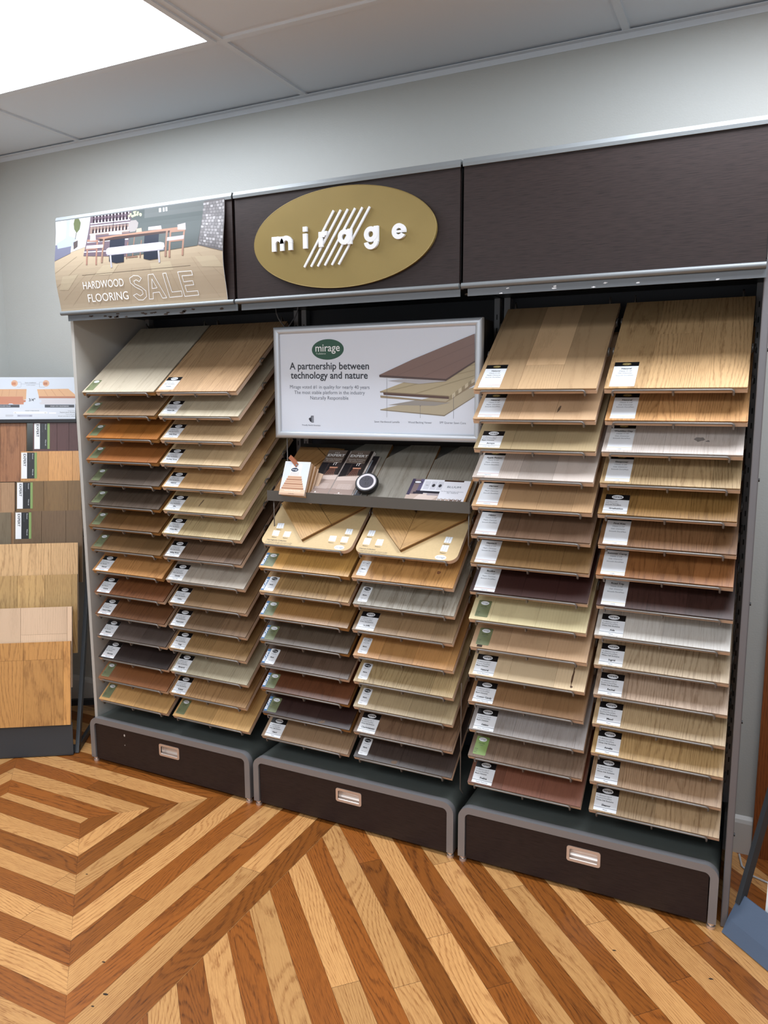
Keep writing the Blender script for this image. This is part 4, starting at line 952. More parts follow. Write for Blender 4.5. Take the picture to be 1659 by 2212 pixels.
S_.p((150, 136, 112), [(1.3354, 1.5842), (1.5833, 1.5618), (1.686, 1.6306), (1.6862, 1.6183), (1.5834, 1.5587), (1.3366, 1.576)])
S_.p((92, 70, 62), [(1.3465, 1.5956), (1.5945, 1.5796), (1.5946, 1.5712), (1.3489, 1.5858)])
S_.p((176, 164, 134), [(1.3342, 1.5978), (1.485, 1.6478), (1.6851, 1.6943), (1.6859, 1.6408), (1.5945, 1.5796)])
S_.p((132, 116, 92), [(1.3342, 1.5978), (1.5945, 1.5817), (1.5945, 1.5786), (1.3354, 1.5946)])
e0, e1, e2, e3 = [(1.5945, 1.5796), (1.6859, 1.6408), (1.686, 1.6281), (1.5946, 1.565)]
for k in range(8):
    t0, t1 = k / 8, (k + 1) / 8; L_p = lambda a, c, t: (a[0] + (c[0] - a[0]) * t, a[1] + (c[1] - a[1]) * t)
    S_.p((196, 186, 160) if k % 2 else (150, 138, 110), [L_p(e0, e1, t0), L_p(e0, e1, t1), L_p(e3, e2, t1), L_p(e3, e2, t0)])
for l in ([(1.3781, 1.6019), (1.6855, 1.6664)], [(1.4735, 1.5906), (1.6857, 1.6485)], [(1.438, 1.6309), (1.6852, 1.6842)]): S_.line((158, 146, 116), l[0], l[1], 0.0012)
S_.p((176, 176, 180), [(1.3661, 1.6344), (1.4734, 1.6448), (1.5884, 1.6307), (1.4851, 1.6224)])
S_.p((128, 104, 96), [(1.3327, 1.6553), (1.4615, 1.7062), (1.6837, 1.7838), (1.685, 1.6959), (1.5838, 1.637)])
S_.p((84, 66, 62), [(1.3327, 1.6553), (1.5838, 1.6381), (1.685, 1.6969), (1.6851, 1.6918), (1.5838, 1.6318), (1.3333, 1.6478)])
for l in ([(1.4023, 1.6527), (1.6842, 1.7526)], [(1.4967, 1.6455), (1.6847, 1.7197)]): S_.line((112, 90, 84), l[0], l[1], 0.001)
for l in ([(1.3619, 1.6441), (1.3614, 1.5073)], [(1.4889, 1.548), (1.4891, 1.5063)], [(1.6108, 1.5848), (1.6116, 1.5053)]): S_.line((120, 120, 126), l[0], l[1], 0.0009)
S_.p((120, 120, 126), ellipse(*([(1.4889, 1.548)])[0], 0.0018, 0.0018, 10))
S_.text(gi_, 'Sawn Hardwood Lamella', *[(1.3114, 1.4886), (1.41, 1.4882)])
S_.text(gi_, 'Wood Backing Veneer', *[(1.443, 1.488), (1.5323, 1.4875)])
S_.text(gi_, 'SPF Quarter Sawn Core', *[(1.5611, 1.4883), (1.6561, 1.4869)])
S_.mesh(fm).build('printed_graphic', S_.mats, root, M=PO)
for sx in (SX0 + 0.09, SX1 - 0.09):
    b = MB(); b.box(sx - 0.012, sx + 0.012, -0.2, -0.06, 1.80, 1.83); b.build('bracket', M_GREY, root, M=PO)
b = MB(); b.tube([(0.875 + 0.05 * (k / 12 - 0.5) * 2, -0.20 - 0.01 * sin(k), 1.925 - 0.085 * sin(pi * k / 12)) for k in range(13)], 0.0022, 6)
o = b.build('cable', mat('grey_cable', (110, 110, 112), 0.5)); tag(o, 'thin grey cable looping down under the soffit behind framed sign', 'cable')

# ------------------------------------------------------------------ brochure shelf and what lies on it
u = UNITS[1]; UO = T3(-(W * 1.5), 0.24, 0)
SHM = tilt_matrix(0, -0.415, 1.216)
b = MB()
b.box(0.918, 1.712, -0.006, 0.31, -0.0155, -0.0130, M=SHM)
b.box(0.918, 1.712, -0.4255, -0.4235, 1.200, 1.238)
for xx in (0.918, 1.710): b.box(xx, xx + 0.002, -0.008, 0.05, -0.0155, 0.006, M=SHM)
b.build('brochure_shelf', M_SHELF, u, M=UO)
for xx in (0.930, 1.700):
    b = MB(); b.tube([(xx, -0.30, 1.43), (xx, -0.30, 1.285), (xx, -0.40, 1.195), (xx, -0.40, 1.09), (xx, -0.38, 1.07)], 0.0022, 6); b.build('hanging_rod', M_WIRE, u, M=UO)
b = MB(); b.tube([(1.692, -0.43, 0.62), (1.692, -0.43, 0.235), (1.692, -0.40, 0.205)], 0.0022, 6); b.build('hanging_rod', M_WIRE, u, M=UO)
def shelf_slab(name, pts, z0, z1, m, label, cat, group=None, ang=pi / 2, core=None):
    cx = sum(p[0] for p in pts) / len(pts); root_m = SHM @ T3(cx, 0.002, 0)
    b = MB(); ou, ov = rng.uniform(0, 40), rng.uniform(0, 40); ca, sa = cos(ang), sin(ang)
    q = [(x - cx, v - 0.002) for x, v in pts]
    b.prism(q, z0, z1, 'z', 0, uvf=lambda c: (c[0] * ca + c[1] * sa + ou, -c[0] * sa + c[1] * ca + c[2] + ov), tone=rng.random(), msides=1)
    o = b.build(name, [m, core or M_CORE2]); o.matrix_world = root_m
    return tag(o, label, cat, group)
M_GREYW = wood('grey_stained_oak', (132, 127, 116), rings=10, ring=0.5, pore=0.5, var=0.1)
M_BRW = wood('brown_oak_piece', (150, 112, 70), rings=12, ring=0.5, pore=0.5, var=0.2)
for (x0, x1), lb in zip(((1.128, 1.3165), (1.319, 1.508), (1.511, 1.700)), ('grey chevron-cut plank on the shelf behind the black clock', 'grey chevron-cut plank in the middle of the brochure shelf', 'grey chevron-cut plank on the shelf behind the landscape booklet')):
    shelf_slab('chevron_plank', [(x0, 0.0), (x1, 0.0), (x1, 0.302), (x0 + 0.075, 0.302), (x0, 0.226)], -0.0125, 0, M_GREYW, lb, 'wood sample', 'grey planks on the brochure shelf')
shelf_slab('chevron_plank', [(0.925, 0.0), (0.95, 0.0), (1.066, 0.222), (1.000, 0.275), (0.925, 0.275)], -0.0125, 0, M_BRW, 'brown oak piece at the far left of brochure shelf behind the fan deck', 'wood sample', ang=pi / 3)
shelf_slab('chevron_plank', [(0.956, 0.0), (1.125, 0.0), (1.125, 0.27), (1.075, 0.275), (1.004, 0.275), (1.07, 0.222)], -0.0125, 0, M_BRW, 'brown oak piece under the two brochure stacks at shelf left', 'wood sample', ang=pi / 2)

def booklet(name, x0, x1, v0, v1, z0, th, label, group, art=None, skew=0.0, cat='brochure'):
    R_ = SHM @ T3(x0, v0, z0) @ Matrix.Rotation(skew, 4, 'Z')
    b = MB(); b.box(0, x1 - x0, 0, v1 - v0, 0, th); o = b.build(name, mat('booklet_paper', (206, 196, 190), 0.4)); o.matrix_world = R_; tag(o, label, cat, group)
    if art:
        art.mesh(lambda x, z, d: (x, z, th + d)).build('cover_print', art.mats, o)
    return o
def expert_art(w_, h_):
    a = Art(0.00008)
    a.p((112, 98, 88), rect(0, w_, 0, h_)); a.p((176, 156, 146), rect(0, w_, 0, h_ * 0.40)); a.p((206, 188, 178), [(0, h_ * 0.34), (w_, h_ * 0.36), (w_, h_ * 0.46), (0, h_ * 0.42)])
    a.p((150, 130, 120), rect(0, w_, 0, h_ * 0.17))
    a.p((24, 20, 22), [(0, h_ * 0.42), (w_ * 0.32, h_ * 0.45), (w_ * 0.32, h_ * 0.72), (0, h_ * 0.72)])
    a.p((50, 40, 38), [(w_ * 0.3, h_ * 0.46), (w_, h_ * 0.48), (w_, h_ * 0.72), (w_ * 0.3, h_ * 0.72)])
    a.p((20, 16, 18), rect(w_ * 0.36, w_ * 0.7, h_ * 0.54, h_ * 0.70))
    for k in range(5): a.line((150, 96, 74), (w_ * (0.42 + 0.09 * k), h_ * 0.44), (w_ * (0.52 + 0.05 * k), h_ * 0.62), 0.0018)
    a.p((186, 132, 106), rect(w_ * 0.46, w_ * 0.82, h_ * 0.60, h_ * 0.625))
    a.p((38, 32, 30), rect(w_ * 0.86, w_, h_ * 0.46, h_))
    a.text((240, 238, 236), 'EXPERT', (w_ * 0.06, h_ * 0.86), (w_ * 0.84, h_ * 0.86), 0.02, 0.013)
    for k in range(3): a.p((220, 216, 210), [(w_ * (0.34 + 0.08 * k), h_ * 0.93), (w_ * (0.38 + 0.08 * k), h_ * 0.93), (w_ * (0.36 + 0.08 * k), h_ * 0.965)])
    a.text((214, 206, 198), 'Flooring Solutions', (w_ * 0.06, h_ * 0.79), (w_ * 0.8, h_ * 0.79)); a.text((214, 206, 198), 'for every room', (w_ * 0.12, h_ * 0.755), (w_ * 0.74, h_ * 0.755))
    a.text((240, 234, 230), 'IT', (w_ * 0.55, h_ * 0.665), (w_ * 0.72, h_ * 0.665))
    for k in range(4): a.text((236, 226, 220), 'the expert choice for hardwood', (w_ * 0.2, h_ * (0.255 - 0.03 * k)), (w_ * 0.82, h_ * (0.255 - 0.03 * k)))
    a.p((246, 240, 236), ellipse(w_ * 0.42, h_ * 0.085, 0.003, 0.003, 10)); a.text((236, 226, 220), 'FLOORING', (w_ * 0.25, h_ * 0.045), (w_ * 0.6, h_ * 0.045))
    return a
for nm, x0, x1 in (('left', 1.074, 1.167), ('right', 1.172, 1.264)):
    for k in range(3):
        booklet('brochure', x0 + 0.002 * (2 - k), x1 + 0.003 * (2 - k), 0.002, 0.248, 0.0006 + 0.0042 * k, 0.0038,
                (f'brown photo brochure on top of the {nm} tall stack on the shelf' if k == 2 else f'brochure beneath the top one in the {nm} tall stack'), f'brochures in the {nm} stack',
                expert_art(x1 - x0, 0.246) if k == 2 else None)
d3 = Art(0.00008); d3.p((40, 36, 38), rect(0, 0.026, 0, 0.222)); d3.p((120, 124, 130), rect(0.002, 0.007, 0.02, 0.20)); d3.p((84, 62, 52), rect(0.014, 0.024, 0.03, 0.12))
booklet('brochure', 1.271, 1.297, 0.002, 0.224, 0.0006, 0.010, 'narrow dark folded brochure standing between the stacks and the clock', None, d3)
# landscape booklet
wq2, hq2 = 0.216, 0.119
a = Art(0.00008); a.p((226, 226, 232), rect(0, wq2, 0, hq2)); a.p((190, 170, 158), rect(0, 0.118, 0, 0.05)); a.p((214, 196, 186), [(0.02, 0), (0.08, 0), (0.118, 0.04), (0.05, 0.05)])
a.p((64, 56, 80), rect(0.0, 0.012, 0.04, hq2)); a.p((120, 104, 104), rect(0.012, 0.032, 0.045, hq2)); a.p((96, 90, 120), rect(0.032, 0.045, 0.05, hq2))
a.p((30, 28, 38), ellipse(0.024, 0.103, 0.016, 0.007, 20)); a.p((235, 235, 240), ellipse(0.024, 0.103, 0.012, 0.0045, 20))
for k in range(3): a.p((206, 206, 214), rect(0.052 + k * 0.024, 0.072 + k * 0.024, 0.07, 0.11)); a.p((56, 56, 62), ellipse(0.062 + k * 0.024, 0.09, 0.006, 0.008 if k else 0.001, 9))
a.p((34, 32, 42), rect(0.03, 0.118, 0.052, 0.062)); a.p((46, 42, 54), rect(0.022, 0.06, 0.046, 0.056)); a.p((160, 150, 154), rect(0.075, 0.118, 0.042, 0.052)); a.p((240, 236, 232), rect(0.09, 0.10, 0.0, 0.012))
a.p((60, 40, 30), rect(0.119, 0.19, 0.112, hq2)); a.text((52, 70, 84), 'BLUUM', (0.138, 0.082), (0.186, 0.082), 0.0, 0.010); a.text((120, 126, 136), 'hardwood flooring collection', (0.122, 0.063), (0.202, 0.063))
a.text((120, 126, 136), 'by nature', (0.145, 0.056), (0.185, 0.056))
for k, c in enumerate(((176, 160, 148), (160, 140, 126), (182, 160, 146), (118, 96, 84), (136, 116, 104), (110, 94, 86))):
    a.p(c, rect(0.120 + k * 0.0145, 0.1325 + k * 0.0145, 0.0, 0.032)); a.p((226, 226, 232), ellipse(0.126 + k * 0.0145, 0.034, 0.006, 0.007, 12))
booklet('brochure', 1.465, 1.681, 0.003, 0.122, 0.0006, 0.004, 'landscape booklet with a room photo and grey serif title at shelf right', 'landscape booklets', a)
b = MB(); b.box(0, 0.228, 0, 0.119, 0, 0.008); o = b.build('wood_sample_block', M_CORE2); o.matrix_world = SHM @ T3(1.463, 0.124, 0.0004) @ T3(0, -0.121, 0) if False else SHM @ T3(1.684, 0.004, 0.0006)
bpy.data.objects.remove(o)
b = MB(); b.box(0, 0.007, 0, 0.118, 0, 0.012); o = b.build('wood_strip', M_CORE2); o.matrix_world = SHM @ T3(1.683, 0.004, 0.0006); tag(o, 'thin brown wood strip along the right end of the brochure shelf', 'wood sample')
# round clock
root = empty('digital_clock', SHM @ T3(1.311, 0.066, 0.026) @ Matrix.Rotation(radians(10), 4, 'X') @ Matrix.Rotation(radians(8), 4, 'Y'), 'round black digital clock with a white ring resting on the shelf', 'clock')
b = MB()
pr = [(0.0, -0.014), (0.030, -0.014), (0.040, -0.008), (0.0425, 0.0), (0.0415, 0.006), (0.039, 0.009)]
N = 40; vs = [(r_ * cos(2 * pi * j / N), r_ * sin(2 * pi * j / N), z) for r_, z in pr[1:] for j in range(N)]
fs = [(i * N + j, i * N + (j + 1) % N, (i + 1) * N + (j + 1) % N, (i + 1) * N + j) for i in range(len(pr) - 2) for j in range(N)]
b.raw(vs, fs, 0, True); b.raw(vs, [tuple(range(N - 1, -1, -1)), tuple(range((len(pr) - 2) * N, (len(pr) - 1) * N))], 0)
b.build('clock_body', M_BLACK, root)
def disc(name, r0, z, m):
    b = MB(); b.prism(ellipse(0, 0, r0, r0, 40), z, z + 0.0006, 'z'); return b.build(name, m, root)
disc('white_ring', 0.0345, 0.009, mat('pearl_white', (206, 200, 206), 0.35)); dsp = disc('display', 0.0262, 0.0097, mat('lcd_grey', (76, 74, 82), 0.6, spec=0.2))
b = MB(); mk = T3(-0.001, 0.003, 0.0105); b.text('57', mk, None, 0.018, 0, 0.01); b.text('51', T3(0.003, -0.014, 0.0105), None, 0.013, 0, 0.01); b.text('05', T3(-0.018, 0.004, 0.0105), None, 0.008, 0); b.build('digits', M_BLACK, dsp)

# sample fan deck
FM = Matrix.Translation((0.978, -0.436, 1.2265)) @ Matrix.Rotation(radians(66), 4, 'X')
root = empty('sample_fan_deck', FM, 'small fan deck of wood chips with stair photo cover and leather strap', 'sample deck')
b = MB(); b.box(0, 0.108, 0, 0.128, 0, 0.003); cv = b.build('cover', M_PAPER, root)
a = Art(0.00008); a.p((214, 222, 232), rect(0.002, 0.106, 0.022, 0.126)); a.p((236, 240, 244), rect(0.03, 0.075, 0.06, 0.12))
for k in range(6):
    z0 = 0.022 + k * 0.0085; xw = 0.047 - 0.0035 * k
    a.p((196, 156, 130) if k % 2 else (172, 128, 102), rect(0.053 - xw, 0.053 + xw, z0, z0 + 0.0085)); a.p((222, 190, 160), rect(0.053 - xw, 0.053 + xw, z0 + 0.006, z0 + 0.0085))
a.p((226, 196, 168), rect(0.0, 0.108, 0.0, 0.022)); a.p((200, 166, 140), rect(0.0, 0.108, 0.0, 0.007))
for k in range(6): a.line((186, 150, 130), (0.034 + k * 0.006, 0.074), (0.036 + k * 0.006, 0.088), 0.0015)
a.p((30, 46, 70), ellipse(0.047, 0.0965, 0.0155, 0.0075, 24)); a.text((236, 240, 244), 'mirage', (0.036, 0.0945), (0.058, 0.0945), 0.01)
a.text((246, 240, 236), 'Hardwood flooring samples', (0.02, 0.015), (0.09, 0.015)); a.text((90, 80, 76), 'Collection', (0.04, 0.0035), (0.064, 0.0035))
a.mesh(lambda x, z, d: (x, z, 0.003 + d)).build('cover_print', a.mats, cv)
for k in range(6):
    b = MB(); b.box(0, 0.104, 0, 0.126, -0.0045, 0, uvf=lambda c: (c[1], c[0])); o = b.build('wood_chip', M_CORE if k % 2 else M_BRW, root)
    o.matrix_local = T3(0.002 + 0.002 * k, 0.002 - 0.001 * k, -0.0002 - 0.0050 * k) @ Matrix.Rotation(-0.02 * k, 4, 'Z')
b = MB(); b.box(0, 0.100, 0, 0.118, -0.0045, 0, uvf=lambda c: (c[1], c[0])); o = b.build('wood_chip', M_CORE, root); o.matrix_local = T3(0.022, 0.004, -0.036) @ Matrix.Rotation(-0.22, 4, 'Z')
b = MB(); pth = [(0.055, 0.112, 0.0045), (0.045, 0.122, 0.007), (0.030, 0.135, 0.008), (0.014, 0.146, 0.004), (0.010, 0.148, -0.004), (0.022, 0.140, -0.014), (0.04, 0.126, -0.012)]
hw_ = 0.0065; vs = []
for k, p in enumerate(pth): vs += [(p[0] + hw_ * 0.6, p[1] + hw_, p[2]), (p[0] - hw_ * 0.6, p[1] - hw_, p[2]), (p[0] - hw_ * 0.6, p[1] - hw_, p[2] + 0.002), (p[0] + hw_ * 0.6, p[1] + hw_, p[2] + 0.002)]
fs = []
for k in range(len(pth) - 1):
    for j in range(4): fs.append((4 * k + j, 4 * k + (j + 1) % 4, 4 * k + 4 + (j + 1) % 4, 4 * k + 4 + j))
b.raw(vs, fs + [(0, 3, 2, 1), tuple(4 * (len(pth) - 1) + j for j in range(4))], 0); st = b.build('leather_strap', M_LEATHER, root)
b = MB(); b.prism(ellipse(0.053, 0.114, 0.0035, 0.0035, 12), 0.0065, 0.008, 'z'); b.build('rivet', M_ALU, st)

# ------------------------------------------------------------------ herringbone and chevron display boards
def kraft_board(name, x, label, planks, icons, oval, textline, title):
    root = empty(name, tilt_matrix(x, -0.46, zrow(6)), label, 'display board', 'kraft display boards in the middle bay')
    b = MB(); b.prism(rrect(0, BW, 0, BL, 0.03, 8), 0.0, BT - 0.004, 'z', 0, msides=1); b.build('kraft_base', [M_CORK, M_CORE], root)
    z0 = BT - 0.004
    for pts, ang, m in planks:
        pts = clip(clip(clip(clip(pts, -1, 0, -0.001), 1, 0, BW - 0.001), 0, 1, BL), 0, -1, 0)
        b = MB(); ca, sa = cos(ang), sin(ang); ou, ov = rng.uniform(0, 40), rng.uniform(0, 40)
        b.prism(pts, z0 + 0.0002, z0 + 0.0045, 'z', 1); b.prism(pts, z0 + 0.0045, z0 + 0.0075, 'z', 2)
        b.prism(pts, z0 + 0.0075, z0 + 0.0130, 'z', 0, uvf=lambda c: (c[0] * ca + c[1] * sa + ou, -c[0] * sa + c[1] * ca + ov), tone=rng.random(), msides=1)
        b.build('mounted_plank', [m, M_CORE2, M_SEAM], root)
    for ic in icons:
        b = MB(); flat(b, ic, z0 + 0.0004, 6)
        g = [((ic[0][0] * (1 - t) + ic[1][0] * t), (ic[0][1] * (1 - t) + ic[1][1] * t)) for t in (0.33, 0.66)]; g2 = [((ic[3][0] * (1 - t) + ic[2][0] * t), (ic[3][1] * (1 - t) + ic[2][1] * t)) for t in (0.33, 0.66)]
        for p, q in zip(g, g2): flat(b, [(p[0], p[1]), (p[0] + 0.0006, p[1]), (q[0] + 0.0006, q[1]), (q[0], q[1])], z0 + 0.0006, 7)
        o = b.build('pattern_icon', PAPERS, root)
        b = MB(); text_on(b, 'Pattern', (ic[0][0] + ic[1][0]) / 2, min(ic[0][1], ic[1][1]) - 0.0085, z0 + 0.0005, 1, width=0.020); b.build('icon_caption', PAPERS, o)
    b = MB(); flat(b, ellipse(oval[0], oval[1], 0.020, 0.0105, 28), z0 + 0.0004, 6); text_on(b, 'mirage', oval[0], oval[1] - 0.003, z0 + 0.0007, 7, width=0.030); b.build('printed_oval', PAPERS, root)
    b = MB(); text_on(b, title, textline[0][0], textline[0][1], z0 + 0.0005, 1, width=textline[1][0] - textline[0][0], align='L')
    for k in range(2): text_on(b, 'An installation pattern that adds a touch of style to any floor', textline[0][0] - 0.002, textline[0][1] - 0.0075 - 0.006 * k, z0 + 0.0005, 1, width=0.115, align='L')
    b.build('printed_text', PAPERS, root)
WA = wood('herringbone_oak', (196, 154, 96), rings=14, ring=0.5, pore=0.6, var=0.2); WB_ = wood('chevron_oak', (190, 148, 92), rings=12, ring=0.55, pore=0.5, var=0.15)
WC = wood('grey_oak_insert', (128, 116, 98), rings=12, ring=0.4, pore=0.5, var=0.1); WD = wood('dark_oak_insert', (104, 76, 50), rings=12, ring=0.4, pore=0.5, var=0.1)
q4 = lambda l: [l[i:i + 4] for i in range(0, len(l), 4)]
T0, T1, TL_ = (0.176, 0.024), (0.262, 0.110), (0.004, 0.196)
g_ = 0.0006
kraft_board('herringbone_board', COLS['2a'][0], 'kraft board with herringbone oak pieces under left side of the brochure shelf',
    [([T0, (T1[0] - g_, T1[1] - g_), (0.088 - g_, 0.284 - g_), TL_], 3 * pi / 4, WA), ([(0.262 + g_, 0.110), (0.362, 0.210), (0.276, 0.296 - g_), (0.176 + g_, 0.196)], pi / 4, WA),
     ([(0.176, 0.196 + g_), (0.276, 0.296), (0.176, 0.396), (0.088, 0.284)], pi / 4, WC)],
    q4([(0.0347, 0.0786), (0.0648, 0.0797), (0.0585, 0.1052), (0.0297, 0.1044), (0.0344, 0.0416), (0.0624, 0.04), (0.0575, 0.0667), (0.0294, 0.0669), (0.0826, 0.041), (0.1114, 0.0404), (0.1076, 0.0673), (0.0795, 0.0663), (0.3272, 0.0785), (0.354, 0.0777), (0.351, 0.104), (0.3253, 0.104), (0.2766, 0.0398), (0.3045, 0.0385), (0.3009, 0.0652), (0.2738, 0.0642), (0.3255, 0.0397), (0.353, 0.0385), (0.3497, 0.065), (0.3233, 0.0647)]),
    ([(0.3324, 0.0135)])[0], [(0.0241, 0.0178), (0.1087, 0.0203)], 'Herringbone Collection')
kraft_board('chevron_board', COLS['2b'][0], 'kraft board with a chevron of oak pieces under right side of brochure shelf',
    [([(0.1745, 0.018), (0.1745, 0.192), (0.0, 0.366), (0.0, 0.192)], 3 * pi / 4, WB_), ([(0.1757, 0.018), (0.365, 0.183), (0.365, 0.357), (0.1757, 0.192)], 0.72, WB_),
     ([(0.1745, 0.194), (0.1745, 0.34), (0.03, 0.45), (0.0, 0.40), (0.0, 0.369)], 3 * pi / 4, WD), ([(0.1757, 0.194), (0.365, 0.36), (0.365, 0.44), (0.1757, 0.34)], 0.72, WB_)],
    q4([(0.0215, 0.0786), (0.0473, 0.0794), (0.0459, 0.1058), (0.0212, 0.1055), (0.0196, 0.0389), (0.0464, 0.0383), (0.044, 0.0683), (0.0185, 0.0674), (0.0678, 0.0399), (0.0943, 0.0392), (0.092, 0.068), (0.0674, 0.0672), (0.3118, 0.0772), (0.3369, 0.0765), (0.3374, 0.104), (0.3127, 0.1039), (0.3104, 0.0391), (0.3356, 0.0375), (0.3353, 0.0661), (0.3114, 0.0659)]),
    ([(0.3216, 0.0116)])[0], [(0.0139, 0.0163), (0.0775, 0.0188)], 'Chevron Collection')

# ------------------------------------------------------------------ floor stand at the left
LS = Matrix.Translation((-0.121, -0.485, 0)) @ Matrix.Rotation(atan2(0.533, 0.846), 4, 'Z')
root = empty('sample_stand', LS, 'tall slate grey floor stand of layered flooring boards left of the display', 'display stand')
SW = -0.622
b = MB(); b.prism([(-0.0, 0.004), (0.014, 0.150), (0.018, 0.150), (0.004, 0.004)], SW, 0.004, 'x'); b.box(SW, 0.004, 0.0, 0.09, 0.004, 0.012)
b.build('front_tray', M_DKSTAND, root)
for sx in (0.006, SW - 0.02):
    b = MB(); b.prism([(0.018, 0.004), (0.05, 0.004), (0.50, 0.98), (0.535, 1.62), (0.51, 1.62), (0.468, 0.98)], sx, sx + 0.016, 'x'); b.build('leg', M_DKSTAND, root)
    b = MB(); b.box(sx, sx + 0.016, 0.03, 0.53, 0.004, 0.03); b.build('leg', M_DKSTAND, root)
    b = MB(); b.prism([(0.50, 0.03), (0.53, 0.03), (0.53, 0.98), (0.50, 0.98)], sx, sx + 0.016, 'x'); b.build('leg', M_DKSTAND, root)
b = MB(); b.box(SW, 0.006, 0.505, 0.525, 0.03, 0.06); b.box(SW, 0.006, 0.505, 0.525, 0.90, 0.94); b.build('cross_bar', M_DKSTAND, root)
LEAN = 0.215
def stand_board(t_top, z_top, x0, x1, col, label, hh=0.36, seams=(), cuts=(), wk=None, group='boards on the left floor stand', cut_z=None):
    m = wood('stand_board_finish', col, **(wk or {}))
    dy, dz = 1 / sqrt(1 + LEAN ** 2), LEAN / sqrt(1 + LEAN ** 2)     # up-vector (t=LEAN*k, z=k)
    up = Vector((0, LEAN, 1)).normalized(); nrm = Vector((0, -1, LEAN)).normalized()
    base = Vector((x0, t_top, z_top)) - up * hh
    R_ = LS @ Matrix(((1, up.x * 0, 0, base.x), (0, up.y, nrm.y, base.y), (0, up.z, nrm.z, base.z), (0, 0, 0, 1)))
    R_ = LS @ Matrix(((1, 0, 0, base.x), (0, up.y, nrm.y, base.y), (0, up.z, nrm.z, base.z), (0, 0, 0, 1)))
    b = MB(); w_ = x1 - x0; b.box(0, w_, 0, hh, -0.014, -0.004, 1); ed = [0] + list(seams) + [w_]
    b.box(0.001, w_ - 0.001, 0.001, hh - 0.001, -0.0042, -0.0035, 2)
    for k in range(len(ed) - 1):
        ys = [0] + [c[1] for c in cuts if c[0] == k] + [hh]
        for q in range(len(ys) - 1):
            ou, ov = rng.uniform(0, 40), rng.uniform(0, 40)
            b.box(ed[k] + (0.0006 if k else 0), ed[k + 1] - (0.0006 if k < len(ed) - 2 else 0), ys[q] + (0.0006 if q else 0), ys[q + 1], -0.0035, 0, 0, tone=rng.random(), uvf=lambda c, ou=ou, ov=ov: (c[1] + ou, c[0] + c[2] + ov))
    o = b.build('stand_sample_board', [m, M_CORE, M_SEAM]); o.matrix_world = R_
    return tag(o, label, 'sample board', group)
W_ = 0.62
stand_board(0.077, 0.505, -W_, 0.0, (204, 150, 84), 'orange oak board at the front of left floor stand, lowest and fully visible', 0.368, [0.02, 0.17, 0.29, 0.42, 0.59], [(3, 0.29), (4, 0.29)], oak)
stand_board(0.131, 0.649, -W_, 0.0, (226, 196, 164), 'pale pinkish maple board on left floor stand, second from the bottom', 0.36, [0.1, 0.25, 0.40, 0.60], [(3, 0.24)], maple)
stand_board(0.232, 0.775, -W_, 0.004, (196, 160, 104), 'olive tan oak board with knot on left floor stand, third from the bottom', 0.36, [0.15, 0.36, 0.48, 0.60], [], oak)
stand_board(0.286, 0.913, -W_, 0.0, (218, 180, 130), 'light tan oak board on left floor stand, fourth from the bottom', 0.36, [0.2, 0.37, 0.5], [], oak)
up4 = [(0.377, 1.052, 0.003, (118, 92, 62), 'flat brown board on left floor stand with label, just above light tan', []),
       (0.42, 1.189, -0.005, (130, 100, 58), 'knotty olive brown board with label on left floor stand, third from top', []),
       (0.455, 1.328, -0.012, (208, 152, 86), 'honey yellow oak board with label on left floor stand, second from top', []),
       (0.49, 1.465, -0.022, (92, 58, 56), 'dark red-brown board with label at top right of left floor stand', [])]
lab_x = (-0.268, -0.262, -0.25, -0.208)
for k, (t_, z_, s1, col, lb, _) in enumerate(up4):
    xs0 = (-0.306, -0.300, -0.281, -0.228)[k]
    o = stand_board(t_, z_, xs0, s1, col, lb, 0.34, [0.125, 0.235] if k < 3 else [0.11, 0.165], [], fine if k != 2 else glz)
    x_l = (0.008, 0.004, 0.002, 0.006)[k]
    b = MB(); b.box(x_l, x_l + 0.071, 0.34 - 0.130, 0.34 - 0.006, 0, 0.0006, 1)
    flat(b, rect(x_l, x_l + 0.026, 0.34 - 0.130, 0.34 - 0.006), 0.0008, 6); flat(b, rect(x_l + 0.060, x_l + 0.071, 0.34 - 0.130, 0.34 - 0.006), 0.0008, 8)
    lbp = b.build('product_label', PAPERS, o)
    b = MB(); text_on(b, 'EXPERT', x_l + 0.010, 0.34 - 0.042, 0.001, 1, width=0.060, bold=0.02, rot=-pi / 2, height=0.011); text_on(b, 'Distressed', x_l + 0.050, 0.34 - 0.024, 0.001, 6, width=0.026, rot=-pi / 2); text_on(b, 'Engineered 3/4"', x_l + 0.036, 0.34 - 0.03, 0.001, 7, width=0.04, rot=-pi / 2)
    text_on(b, 'White oak', x_l + 0.050, 0.34 - 0.10, 0.001, 6, width=0.03, rot=-pi / 2); b.build('label_text', PAPERS, lbp)
stand_board(0.377 - 0.003, 1.048, -W_, -0.318, (122, 108, 84), 'grey olive board in left column of left floor stand, above light tan', 0.34, [0.10, 0.22], [], soft)
stand_board(0.42, 1.185, -W_, -0.308, (176, 140, 104), 'pinkish tan board in left column of left floor stand', 0.34, [0.12, 0.25], [], fine)
stand_board(0.497, 1.465, -W_, -0.262, (152, 104, 68), 'rough brown oak board at top left of left floor stand', 0.285, [0.13, 0.24, 0.33], [], oak)
